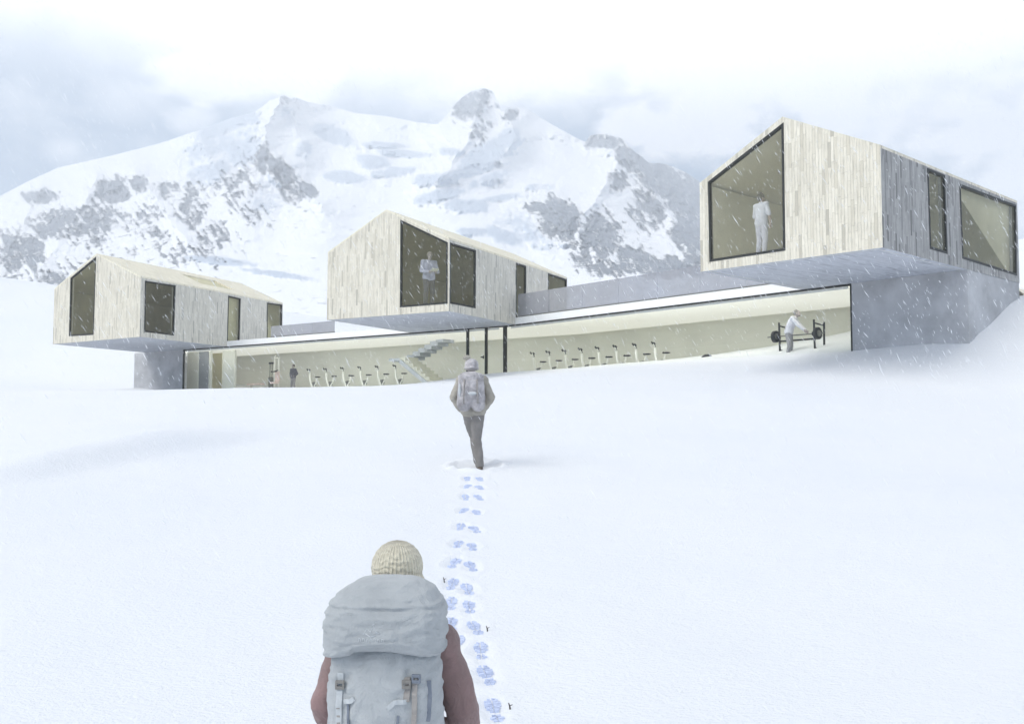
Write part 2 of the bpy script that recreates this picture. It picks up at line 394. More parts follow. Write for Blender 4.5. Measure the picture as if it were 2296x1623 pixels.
class Plane:
    """upright wall plane: origin, direction along it, outward normal towards the viewer"""
    def __init__(s, o, U): s.o = Vector(o); s.U = Vector((U[0], U[1], 0)).normalized(); s.N = s.U.cross(Vector((0, 0, 1)))
    def at(s, u, v, off=0.0): return s.o + s.U * u + Vector((0, 0, v)) + s.N * off
    def pix(s, p):
        d = pix_dir(*p); t = s.o.dot(s.N) / d.dot(s.N); q = d * t - s.o
        return (q.dot(s.U), q.z)
    def u_at(s, x, off=0.0):
        """where the sight line through picture column x meets this plane moved by off"""
        d = pix_dir(x, 950); o = s.o + s.N * off; t = o.dot(s.N) / d.dot(s.N); return (d * t - o).dot(s.U)

def wall_panel(mb, pl, outer, holes, t, back=None, m_out=0, m_in=1, m_rev=0, ends=True, base=Vector((0, 0, 0))):
    back = back or outer
    for loops, off, mat, flip in (([outer] + holes, 0, m_out, False), ([back] + holes, -t, m_in, True)):
        flat = [p for l in loops for p in l]
        tb = bmesh.new(); ed = []
        for l in loops:
            vs = [tb.verts.new((p[0], p[1], 0)) for p in l]; ed += [tb.edges.new((vs[q], vs[(q + 1) % len(vs)])) for q in range(len(vs))]
        tb.verts.index_update(); bmesh.ops.triangle_fill(tb, edges=ed, use_beauty=True, normal=(0, 0, 1))
        tris = [[v.index for v in f.verts] for f in tb.faces]; tb.free()
        for tr in tris:
            q = [flat[k] for k in tr]
            ar = (q[1][0] - q[0][0]) * (q[2][1] - q[0][1]) - (q[2][0] - q[0][0]) * (q[1][1] - q[0][1])
            if (ar < 0) != flip: q = q[::-1]
            mb.face([pl.at(*p, off) - base for p in q], mat, [tuple(p) for p in q])
    for li, l in enumerate([outer] + holes):
        bl = back if li == 0 else l
        if li == 0 and not ends: continue
        n = len(l)
        for i in range(n):
            a, b = l[i], l[(i + 1) % n]; c, d = bl[(i + 1) % n], bl[i]
            mb.face([pl.at(*a) - base, pl.at(*b) - base, pl.at(*c, -t) - base, pl.at(*d, -t) - base], m_rev, [(a[0], a[1]), (b[0], b[1]), (b[0] + t, b[1]), (a[0] + t, a[1])])

def window(pl, poly, parent, base, gm, fw=0.055, proud=0.012, depth=0.09, name='window', pane_off=-0.035):
    mb = MB(); out = inset(poly, -0.012); inn = inset(poly, fw); n = len(poly)
    for i in range(n):
        j = (i + 1) % n
        A = [pl.at(*out[i], proud), pl.at(*out[j], proud), pl.at(*inn[j], proud), pl.at(*inn[i], proud)]
        B = [pl.at(*out[i], -depth), pl.at(*out[j], -depth), pl.at(*inn[j], -depth), pl.at(*inn[i], -depth)]
        A = [p - base for p in A]; B = [p - base for p in B]
        mb.face(A); mb.face(B[::-1]); mb.face([A[1], A[0], B[0], B[1]]); mb.face([A[3], A[2], B[2], B[3]])
    o = mb.build(name, M['frame'], parent, fix=True)
    g = MB(); g.face([pl.at(*p, pane_off) - base for p in inset(poly, fw * 0.5)])
    g.build('pane', gm, o)
    return o

# ---------------------------------------------------------------- where things stand
ZS = 4.34                                     # level of the cabins' undersides and of the glazing head
S_ = 3508 / 2296
def za(x, y): return ((100 + x / 2.296) / S_, (800 + y / 2.296) / S_)
def zb(x, y): return ((1050 + x / 2.296) / S_, (680 + y / 2.296) / S_)
def zc(x, y): return ((2350 + x / 1.803) / S_, (360 + y / 1.803) / S_)
def at_z(p, z):
    d = pix_dir(*p); return d * (z / d.z)
cab = {
 1: dict(bl=za(185, 870), br=za(868, 812), far=za(1995, 545), he=3.04, ha=4.58, t=0.2),
 2: dict(bl=zb(160, 955), br=zb(1120, 885), far=zb(2050, 620), he=2.85, ha=4.31, t=0.055),
 3: dict(bl=zc(90, 1030), br=zc(1215, 880), far=zc(2045, 592), he=2.565, ha=3.89, t=0.2)}
for k, m in cab.items():
    m['BL'] = at_z(m['bl'], ZS); m['BR'] = at_z(m['br'], ZS)
    far = at_z(m['far'], ZS + m['he']); far.z = ZS
    m['S'] = (far - m['BR']).normalized(); m['L'] = (far - m['BR']).length
fB, fC, fD = at_z((410.4, 784), ZS), at_z((1131, 730.5), ZS), at_z((1909, 636), ZS)
def flat(v, z=0.0): return Vector((v.x, v.y, z))
F1 = Plane(flat(fB), fC - fB); F2 = Plane(flat(fC), fD - fC)      # the two glazed fronts of the low building
uA = F1.u_at(298); L1 = (fC - fB).length; uD = (fD - fC).length
S3 = Plane(flat(cab[3]['BR']), cab[3]['S'])
_t = ((S3.o - F2.o).dot(S3.N)) / F2.U.dot(S3.N); uE = _t
pE = F2.at(uE, 0); pA = F1.at(uA, 0); pC = F1.at(L1, 0)

# ---------------------------------------------------------------- ground
def tps_fit(P, z, lam=1e-3):
    n = len(P); d = np.linalg.norm(P[:, None] - P[None], axis=2); K = np.where(d > 0, d * d * np.log(d + 1e-9), 0) + lam * np.eye(n)
    A = np.zeros((n + 3, n + 3)); A[:n, :n] = K; A[:n, n] = 1; A[:n, n + 1:] = P; A[n:, :n] = A[:n, n:].T
    return np.linalg.solve(A, np.concatenate([z, np.zeros(3)]))

def perlin(x, y, seed=0):
    r_ = np.random.default_rng(seed); pm = r_.permutation(512); pm = np.concatenate([pm, pm]); an = r_.random(512) * 2 * np.pi
    xi = np.floor(x).astype(int); yi = np.floor(y).astype(int); xf = x - xi; yf = y - yi
    def g(ix, iy, fx, fy):
        h = an[pm[(pm[ix % 512] + iy) % 512] % 512]; return np.cos(h) * fx + np.sin(h) * fy
    s = lambda t: t * t * t * (t * (t * 6 - 15) + 10)
    u, v = s(xf), s(yf)
    a = g(xi, yi, xf, yf) * (1 - u) + g(xi + 1, yi, xf - 1, yf) * u
    b = g(xi, yi + 1, xf, yf - 1) * (1 - u) + g(xi + 1, yi + 1, xf - 1, yf - 1) * u
    return (a * (1 - v) + b * v) * 1.5
def fbm(x, y, oct=4, seed=0, gain=0.5, ridged=False):
    o = 0; a = 1.0; n = 0
    for i in range(oct):
        p = perlin(x * 2 ** i, y * 2 ** i, seed + i)
        if ridged: p = 1 - 2 * np.abs(p)
        o = o + a * p; n += a; a *= gain
    return o / n

ctl = []
def cp(x, y, z): ctl.append((x, y, z))
for x in (-14, -7, 0, 7, 14):
    cp(x, 9.5, -1.42); cp(x, 6.5, -1.86 - (0.02 * abs(x))); cp(x, 4, -2.33); cp(x, 0, -2.9); cp(x, -10, -4.2); cp(x, -40, -9)
for x in (-12, -6, 0, 6, 12): cp(x, 16, -0.70); cp(x * 1.3, 24, 0.52)
for u in np.linspace(0, L1 - 5.2, 5): p = F1.at(u, 1.76, 0.3); cp(*p)
p = F1.at(L1 - 2.6, 2.02, 0.3); cp(*p)
for u in np.linspace(-0.8, uE - 0.3, 7):
    p = F2.at(u, 2.22 if abs(u - 18) > 3 else 2.14, 0.3); cp(*p)
for u in (2, 7, 12): p = F2.at(u, 1.72, 4.0); cp(*p)
for u in (2, 8, 14): p = F1.at(u, 1.45, 5.0); cp(*p)
p = S3.at((pE - S3.o).dot(S3.U) + 0.2, 2.35, 0.3); cp(*p)
p = S3.at((pE - S3.o).dot(S3.U) + 1.6, 2.9, 0.3); cp(*p)
p = S3.at((pE - S3.o).dot(S3.U) + 3.4, 3.7, 0.3); cp(*p)
p = F1.at(uA, 2.2, 0.3); cp(*p)
p = F1.at(uA - 3, 2.0, 0.6); cp(*p)
cp(-26, 47, 1.25); cp(-34, 52, 1.5); cp(-30, 62, 2.2); cp(-38, 72, 4.4); cp(-34, 84, 8.6); cp(-48, 98, 13.4); cp(-30, 98, 11.6); cp(-60, 92, 15); cp(-50, 60, 3.5); cp(-40, 40, 0.6); cp(-30, 25, 0.2)
cp(-10, 80, 5.0); cp(5, 70, 4.5); cp(0, 110, 9); cp(30, 90, 8.5); cp(20, 50, 4.6)
cp(19, 36, 4.6); cp(24, 44, 6.6); cp(34, 66, 12.3); cp(42, 60, 13.5); cp(30, 38, 6.5); cp(24, 28, 3.3); cp(20, 20, 0.6); cp(30, 12, -0.6); cp(60, 80, 19); cp(60, 40, 9)
for x in (-150, -60, 60, 150): cp(x, 150, 13 + abs(x) * 0.06); cp(x * 1.6, 400, 20); cp(x * 1.5, -150, -25); cp(x * 2, 20, 1 + abs(x) * 0.02)
ctl = np.array(ctl); TW = tps_fit(ctl[:, :2], ctl[:, 2], 0.05)
poly_foot = [pA, pC, pE, S3.at(cab[3]['L'] + 1, 0), F1.at(L1, 0, -22), F1.at(uA, 0, -9)]

def ground_z(x, y):
    x = np.atleast_1d(np.asarray(x, float)); y = np.atleast_1d(np.asarray(y, float)); P = np.stack([x, y], 1); out = np.zeros(len(x))
    for s in range(0, len(x), 20000):
        d = np.linalg.norm(P[s:s + 20000, None] - ctl[None, :, :2], axis=2)
        out[s:s + 20000] = np.where(d > 0, d * d * np.log(d + 1e-9), 0) @ TW[:-3] + TW[-3] + P[s:s + 20000] @ TW[-2:]
    r_ = np.hypot(x, y); near = 1 / (1 + (r_ / 120) ** 4)
    out = out + near * (0.05 * fbm(x / 5, y / 5, 3, 3) + 0.022 * fbm(x / 1.3, y / 1.3, 3, 9) + 0.16 * fbm(x / 15, y / 15, 2, 5) * np.clip((r_ - 10) / 10, 0, 1) * np.clip((26 - r_) / 8, 0.15, 1))
    # wind lip on the left slope
    ax_, ay_ = x + 7.4, y - 14.4; al = ax_ * 0.504 + ay_ * 0.864; sd = -ax_ * 0.864 + ay_ * 0.504 + 0.05 * (al - 2.8) ** 2 * 0.4
    wgt = 1 / (1 + np.exp((np.clip(al, -50, 50) - 4.6) / 0.5)) / (1 + np.exp(-(np.clip(al, -50, 50) - 0.2) / 0.6))
    out = out + wgt * 0.42 / (1 + np.exp(-np.clip(sd / 0.14, -30, 30))) * np.exp(-np.maximum(sd, 0) / 2.6)
    return out

def inside_foot(x, y, m=0.35):
    ins = np.ones_like(x, bool)
    for pl, lim in ((F1, m), (F2, m)):
        s = (x - pl.o.x) * pl.N.x + (y - pl.o.y) * pl.N.y; ins &= s < -lim
    s = (x - S3.o.x) * S3.N.x + (y - S3.o.y) * S3.N.y; ins &= s < -0.35
    a = (x - F1.o.x) * F1.U.x + (y - F1.o.y) * F1.U.y; ins &= a > uA + 0.2
    s1 = (x - F1.o.x) * F1.N.x + (y - F1.o.y) * F1.N.y; s2 = (x - F2.o.x) * F2.N.x + (y - F2.o.y) * F2.N.y
    ins &= ~((s1 < -7.5) & (s2 < -7.5))
    return ins

def hit_ground(u, v, t0=3.0, t1=140.0):
    d = pix_dir(u, v); ts = np.arange(t0, t1, 0.05); X, Y, Z = d.x * ts, d.y * ts, d.z * ts
    h = ground_z(X, Y); k = np.argmax(Z < h); return Vector((X[k], Y[k], h[k]))

def zoomf(x, y): return ((1350 + x * 0.5422) / S_, (1600 + y * 0.5422) / S_)
rightp = [(540, 62), (540, 115), (535, 180), (520, 270), (510, 382), (492, 490), (485, 615), (465, 755), (475, 872), (512, 1000), (548, 1145), (585, 1308), (635, 1525)]
leftp = [(463, 58), (463, 108), (452, 178), (440, 262), (420, 365), (405, 470), (380, 595), (368, 725), (362, 855), (362, 975), (392, 1105)]
prints = []
for lst, side in ((rightp, 'right'), (leftp, 'left')):
    for i, (px, py) in enumerate(lst[::-1]):
        prints.append((hit_ground(*zoomf(px, py + 12)), random.uniform(-.14, .12) + (-0.12 if side == 'right' else .04), side, i, len(lst)))
foot_far = hit_ground(1069, 1047)
def dents(x, y):
    o = np.zeros_like(x)
    for p, a, *_ in prints:
        k = np.where((np.abs(x - p.x) < .5) & (np.abs(y - p.y) < .6))[0]
        if not len(k): continue
        ddx, ddy = x[k] - p.x, y[k] - p.y; ly = ddx * math.sin(a) + ddy * math.cos(a); lx = ddx * math.cos(a) - ddy * math.sin(a)
        q = np.sqrt((lx / .085) ** 2 + (ly / .205) ** 2); o[k] += -0.020 * np.exp(-q ** 4) + 0.011 * np.exp(-((q - 1.35) / .28) ** 2) * (0.6 + 0.8 * perlin(x[k] * 9, y[k] * 9, 77))
    k = np.where((np.abs(x - foot_far.x) < 1.2) & (np.abs(y - foot_far.y) < 1.2))[0]
    q = np.hypot((x[k] - foot_far.x) / .30, (y[k] - foot_far.y - .12) / .38); o[k] += -0.05 * np.exp(-q ** 3) + 0.05 * np.exp(-((q - 1.4) / .35) ** 2) * (0.7 + 0.9 * perlin(x[k] * 5, y[k] * 5, 78))
    return o
gx = np.concatenate([np.arange(-420, -60, 20), np.arange(-60, -20, 0.8), np.arange(-20, -1.4, 0.2), np.arange(-1.4, 0.6, 0.03), np.arange(0.6, 20, 0.2), np.arange(20, 60, 0.8), np.arange(60, 421, 20)])
gy = np.concatenate([np.arange(-300, -10, 20), np.arange(-10, 2, 1), np.arange(2, 5.4, 0.14), np.arange(5.4, 17, 0.045), np.arange(17, 20, 0.14), np.arange(20, 50, 0.25), np.arange(50, 110, 1), np.arange(110, 401, 10)])
XX, YY = np.meshgrid(gx, gy); xf, yf = XX.ravel(), YY.ravel(); zf = ground_z(xf, yf) + dents(xf, yf)
ins = inside_foot(xf, yf); zf = np.where(ins, np.minimum(zf, 1.3), zf)
zf = np.where(yf > 150, zf - (yf - 150) * 0.12, zf)
nx, ny = len(gx), len(gy)
ii = (np.arange(ny - 1)[:, None] * nx + np.arange(nx - 1)[None]).ravel()
me = bpy.data.meshes.new('snow_ground'); me.from_pydata(np.stack([xf, yf, zf], 1).tolist(), [], np.stack([ii, ii + 1, ii + 1 + nx, ii + nx], 1).tolist())
me.polygons.foreach_set('use_smooth', [True] * len(me.polygons)); me.update()
tag(link('snow_ground', me, M['snow']), 'smooth white snow slope rising towards the buildings', kind='structure')

# ---------------------------------------------------------------- mountain
def mountain():
    SIL = [(-1400, 560), (-900, 520), (-400, 500), (-100, 470), (0, 440), (60, 408), (130, 376), (250, 349), (350, 324), (450, 291), (520, 264), (570, 252), (590, 238), (605, 225), (622, 219), (637, 214), (650, 221), (662, 219), (690, 229), (740, 238), (800, 254), (870, 261), (940, 275), (980, 279), (1000, 262), (1018, 236), (1035, 219), (1060, 203), (1085, 198), (1104, 204), (1117, 230), (1124, 250), (1140, 241), (1152, 239), (1185, 247), (1230, 275), (1280, 303), (1312, 319), (1322, 305), (1335, 302), (1356, 301), (1378, 306), (1396, 311), (1408, 326), (1425, 342), (1440, 352), (1455, 366), (1480, 366), (1510, 374), (1540, 388), (1565, 405), (1600, 430), (1700, 480), (1800, 540), (2000, 590), (2300, 600), (2600, 590), (3400, 560), (3800, 560)]
    su, sv = np.array(SIL).T
    U = np.concatenate([np.arange(-1400, -60, 12), np.arange(-60, 1640, 2.6), np.arange(1640, 3800, 14)])
    NS = 250; s = np.linspace(0, 1, NS)
    sil = np.interp(U, su, sv)
    jag = fbm(U / 9, U * 0 + 3.3, 3, 51) * 2.2; rockyU = np.exp(-((U - 1440) / 110) ** 2) + 0.6 * np.exp(-((U - 1060) / 60) ** 2) + 0.5 * np.exp(-((U - 630) / 30) ** 2)
    sil = sil + jag * np.clip(rockyU, 0.12, 1)
    base = 745.0
    Vv = base + (sil[None] - base) * s[:, None]; Uu = np.repeat(U[None], NS, 0)
    # masks
    wob = fbm(Uu / 34, Vv / 34, 5, 21, 0.62); wob2 = fbm(Uu / 12, Vv / 12, 4, 31, 0.6)
    str_ = fbm((Uu * 0.8 - Vv * 0.6) / 9, (Vv * 0.8 + Uu * 0.6) / 38, 4, 41, 0.6)
    def blobs(L):
        m_ = np.zeros_like(Uu)
        for b in L:
            u0, v0, a, c, wt = b[:5]; an = R(b[5]) if len(b) > 5 else 0
            du, dv = Uu - u0, Vv - v0; p = du * math.cos(an) + dv * math.sin(an); q = -du * math.sin(an) + dv * math.cos(an)
            m_ = np.maximum(m_, wt * np.exp(-((p / a) ** 2 + (q / c) ** 2) ** 1.4 * 0.8))
        return m_
    rk = blobs([(92, 443, 44, 18, 1.1), (255, 428, 46, 30, 1.15), (310, 412, 22, 22, 1.05), (130, 500, 75, 40, .85, -20), (45, 560, 70, 60, .85), (215, 500, 70, 55, .8, -30),
                (330, 500, 60, 60, .62, 40), (430, 460, 50, 60, .66, 30), (520, 420, 70, 45, .62, -30), (590, 355, 18, 42, .95, 8), (632, 385, 62, 22, 1.0, 48), (690, 425, 34, 16, .9, 40),
                (400, 560, 120, 45, .55, 20), (120, 620, 150, 40, .6), (250, 590, 90, 40, .55), (560, 480, 90, 30, .5, 20),
                (470, 520, 90, 45, .6, 25), (380, 440, 55, 40, .62, 30), (560, 400, 40, 50, .6), (660, 440, 60, 26, .7, 40), (632, 228, 22, 12, .5), (1046, 238, 44, 34, .98, -35), (1085, 225, 26, 26, .72), (1080, 290, 60, 22, .6, -30), (1148, 258, 16, 16, .9), (1060, 300, 50, 40, .5),
                (1356, 318, 44, 17, 1.15), (1420, 358, 44, 30, 1.2, 40), (1480, 402, 62, 42, 1.2, 40), (1550, 440, 55, 52, 1.15), (1545, 520, 45, 60, 1.05), (1455, 470, 55, 55, .82, 45), (1390, 400, 30, 30, .8, 45),
                (1255, 490, 62, 48, 1.08, 20), (1345, 530, 62, 60, .92, 45), (1430, 580, 80, 38, .8, 20), (1215, 465, 46, 16, 1.0), (1500, 600, 90, 30, .9), (1380, 600, 90, 30, .75), (1560, 590, 40, 40, .8), (1310, 570, 50, 40, .7, 40)])
    rock = np.clip((rk * 1.10 + 0.55 * wob + 0.60 * str_ + 0.25 * wob2 - 0.46) * 2.2, 0, 1)
    ic = blobs([(500, 285, 75, 20, .9, -22), (560, 262, 26, 20, .8), (470, 385, 70, 30, .7, -20), (540, 340, 60, 40, .75, -20), (745, 302, 52, 20, 1, 22), (835, 362, 42, 16, .95, 8), (772, 398, 48, 15, 1, 5), (905, 345, 70, 9, .9, 4),  # patches of painted shade on the snow faces
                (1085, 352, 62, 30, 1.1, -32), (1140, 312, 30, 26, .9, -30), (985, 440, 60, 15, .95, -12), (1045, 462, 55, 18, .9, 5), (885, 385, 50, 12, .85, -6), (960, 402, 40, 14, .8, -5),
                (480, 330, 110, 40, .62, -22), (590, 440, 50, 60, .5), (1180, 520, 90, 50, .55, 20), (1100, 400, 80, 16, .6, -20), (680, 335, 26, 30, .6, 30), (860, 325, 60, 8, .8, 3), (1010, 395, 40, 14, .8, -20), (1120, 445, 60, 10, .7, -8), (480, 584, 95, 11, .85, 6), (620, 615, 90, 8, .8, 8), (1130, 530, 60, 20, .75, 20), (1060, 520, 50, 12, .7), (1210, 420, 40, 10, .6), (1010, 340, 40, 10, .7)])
    ice = np.clip((ic + 0.34 * wob + 0.26 * wob2 - 0.16) * 1.6, 0, 1) * (1 - rock)  # shade of the snow faces put into the colour as a blue-grey tint
    # distance of the surface: steep where rocky, flatter on the glacier
    ker = np.exp(-(np.arange(-400, 401, 4) / 150) ** 2); uf = np.arange(-1400, 3801, 4); sf = np.interp(uf, su, sv)
    sfs = np.convolve(np.pad(sf, len(ker) // 2, mode='edge'), ker / ker.sum(), mode='valid'); silS = np.interp(U, uf, sfs)
    t_ = (base - Vv) / (base - silS[None])
    r_ = 230 + 1500 * (0.62 * t_ + 0.38 * t_ ** 2)
    sc = r_ / 1500
    wu = Uu + 14 * wob + 5 * wob2; wv = Vv + 12 * fbm(Uu / 40 + 7, Vv / 40, 4, 25, 0.6)
    def ridge(pts, width, amp, sharp=1.0):
        """a rib that stands out towards the valley along a polyline"""
        best = np.full(Uu.shape, 1e9)
        for (u0, v0), (u1, v1) in zip(pts, pts[1:]):
            L2 = (u1 - u0) ** 2 + (v1 - v0) ** 2; tt = np.clip(((wu - u0) * (u1 - u0) + (wv - v0) * (v1 - v0)) / L2, 0, 1)
            best = np.minimum(best, np.hypot(wu - u0 - tt * (u1 - u0), wv - v0 - tt * (v1 - v0)))
        return amp * np.exp(-(best / width) ** sharp)
    rib = ridge([(637, 200), (592, 300), (600, 345), (650, 400), (722, 462)], 34, 110) + ridge([(637, 200), (668, 300), (690, 350)], 26, 40) + ridge([(1085, 190), (1062, 290), (1010, 372), (980, 405)], 36, 100)
    rib += ridge([(1117, 230), (1160, 300), (1120, 365)], 26, 60) + ridge([(1356, 295), (1392, 355), (1335, 455), (1285, 490)], 34, 80) + ridge([(1396, 311), (1470, 440), (1560, 570)], 36, 90) + ridge([(1470, 368), (1540, 470)], 24, 40)
    rib += ridge([(300, 385), (345, 440), (430, 560)], 34, 70) + ridge([(215, 400), (170, 490), (60, 640)], 38, 70) + ridge([(90, 425), (40, 520), (-30, 640)], 36, 60) + ridge([(1240, 465), (1330, 560), (1420, 640)], 34, 70) + ridge([(450, 320), (520, 430), (560, 500)], 34, 45)
    hol = ridge([(760, 290), (740, 360), (690, 440), (560, 560)], 70, 90, 2) + ridge([(940, 330), (900, 430), (800, 520)], 70, 60, 2) + ridge([(1200, 360), (1120, 430), (1180, 560)], 60, 60, 2)
    glac = (1 - rock)
    terr = fbm(wu / 120 + 0.25 * wob, wv / 24, 3, 83, 0.45); fine = fbm(wu / 46, wv / 8, 3, 85, 0.5)
    r_ = r_ + sc * (70 * fbm(Uu / 170, Vv / 90, 3, 61) - 1.9 * rib + 1.5 * hol)
    r_ = r_ + sc * glac * (26 * terr + 4 * fine)
    r_ = r_ + sc * rock * (42 * fbm(wu / 26, wv / 40, 5, 71, 0.62, True) + 30 * str_ + 8 * wob2)
    r_ = r_ - sc * 34 * ice
    # the painted shade also tints steep faces of the glacier
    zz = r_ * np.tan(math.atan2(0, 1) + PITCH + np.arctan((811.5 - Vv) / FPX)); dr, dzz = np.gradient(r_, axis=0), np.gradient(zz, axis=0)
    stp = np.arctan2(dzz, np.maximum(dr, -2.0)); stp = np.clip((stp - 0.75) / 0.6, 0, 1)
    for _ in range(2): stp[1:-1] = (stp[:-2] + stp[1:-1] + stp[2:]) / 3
    ice = np.clip(ice * 0.95 + stp * 0.8 * glac, 0, 1)  # painted shade mask, widened over the steep glacier faces
    c_, s_ = math.cos(PITCH), math.sin(PITCH)
    a = (Uu - 1148) / FPX; b = (811.5 - Vv) / FPX
    d = np.stack([a, c_ - b * s_, s_ + c_ * b], -1); d /= np.linalg.norm(d[..., :2], axis=-1, keepdims=True)
    P = d * r_[..., None]
    back = []                                   # the far side drops away behind the ridge
    for k, (g, dz) in enumerate(((1.03, 0.97), (1.09, 0.8), (1.16, 0.35))):
        q = P[-1].copy(); q[:, :2] *= g; q[:, 2] *= dz; back.append(q)
    P = np.concatenate([P, np.array(back)], 0)
    pad = lambda A: np.concatenate([A, np.repeat(A[-1:], 3, 0)], 0)
    rock, ice = pad(rock), pad(ice)
    ny, nx = P.shape[:2]; ii = (np.arange(ny - 1)[:, None] * nx + np.arange(nx - 1)[None]).ravel()
    me = bpy.data.meshes.new('mountain'); me.from_pydata(P.reshape(-1, 3).tolist(), [], np.stack([ii, ii + 1, ii + 1 + nx, ii + nx], 1).tolist())
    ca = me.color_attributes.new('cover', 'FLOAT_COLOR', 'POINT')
    col = np.stack([rock.ravel(), ice.ravel(), rock.ravel() * 0, rock.ravel() * 0 + 1], 1).astype(np.float32); ca.data.foreach_set('color', col.ravel())  # green channel holds the painted shade mask
    me.polygons.foreach_set('use_smooth', [True] * len(me.polygons)); me.update()
    m, t = new_mat('rock and glacier')
    at = t.add('ShaderNodeAttribute', attribute_name='cover'); rr, ri, _ = t.sep(at.outputs['Vector'])
    g = t.add('ShaderNodeNewGeometry').outputs['Position']
    n1 = t.noise(g, 0.03, 8, 0.68); n2 = t.noise(g, 0.11, 6, 0.7)
    mp = t.add('ShaderNodeMapping'); t.l.new(g, mp.inputs[0]); mp.inputs['Rotation'].default_value = (0, -0.7, 0); mp.inputs['Scale'].default_value = (0.16, 0.05, 0.035)
    n3 = t.noise(mp.outputs[0], 1.0, 6, 0.68, 0.6)
    rockc = t.ramp(n1, [(0.3, (0.15, 0.18, 0.225, 1)), (0.55, (0.27, 0.305, 0.36, 1)), (0.75, (0.42, 0.45, 0.50, 1))])
    rockf = t.ss(t.math('ADD', rr, t.math('MULTIPLY', t.math('ADD', t.math('SUBTRACT', n2, 0.5), t.math('SUBTRACT', n3, 0.5)), 1.9)), 0.30, 0.85)
    shadef = t.math('MULTIPLY', t.ss(t.math('ADD', ri, t.math('MULTIPLY', t.math('SUBTRACT', n2, 0.5), 0.8)), 0.2, 0.8), 0.85)
    c = t.mix(shadef, (0.90, 0.91, 0.93, 1), (0.47, 0.54, 0.64, 1))
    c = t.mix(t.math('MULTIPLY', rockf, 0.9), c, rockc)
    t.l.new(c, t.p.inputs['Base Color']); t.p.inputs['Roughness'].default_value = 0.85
    bump(t, t.math('MULTIPLY', n2, t.math('ADD', rockf, 0.05)), 0.8, 10.0)
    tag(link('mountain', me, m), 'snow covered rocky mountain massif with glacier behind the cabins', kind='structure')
mountain()

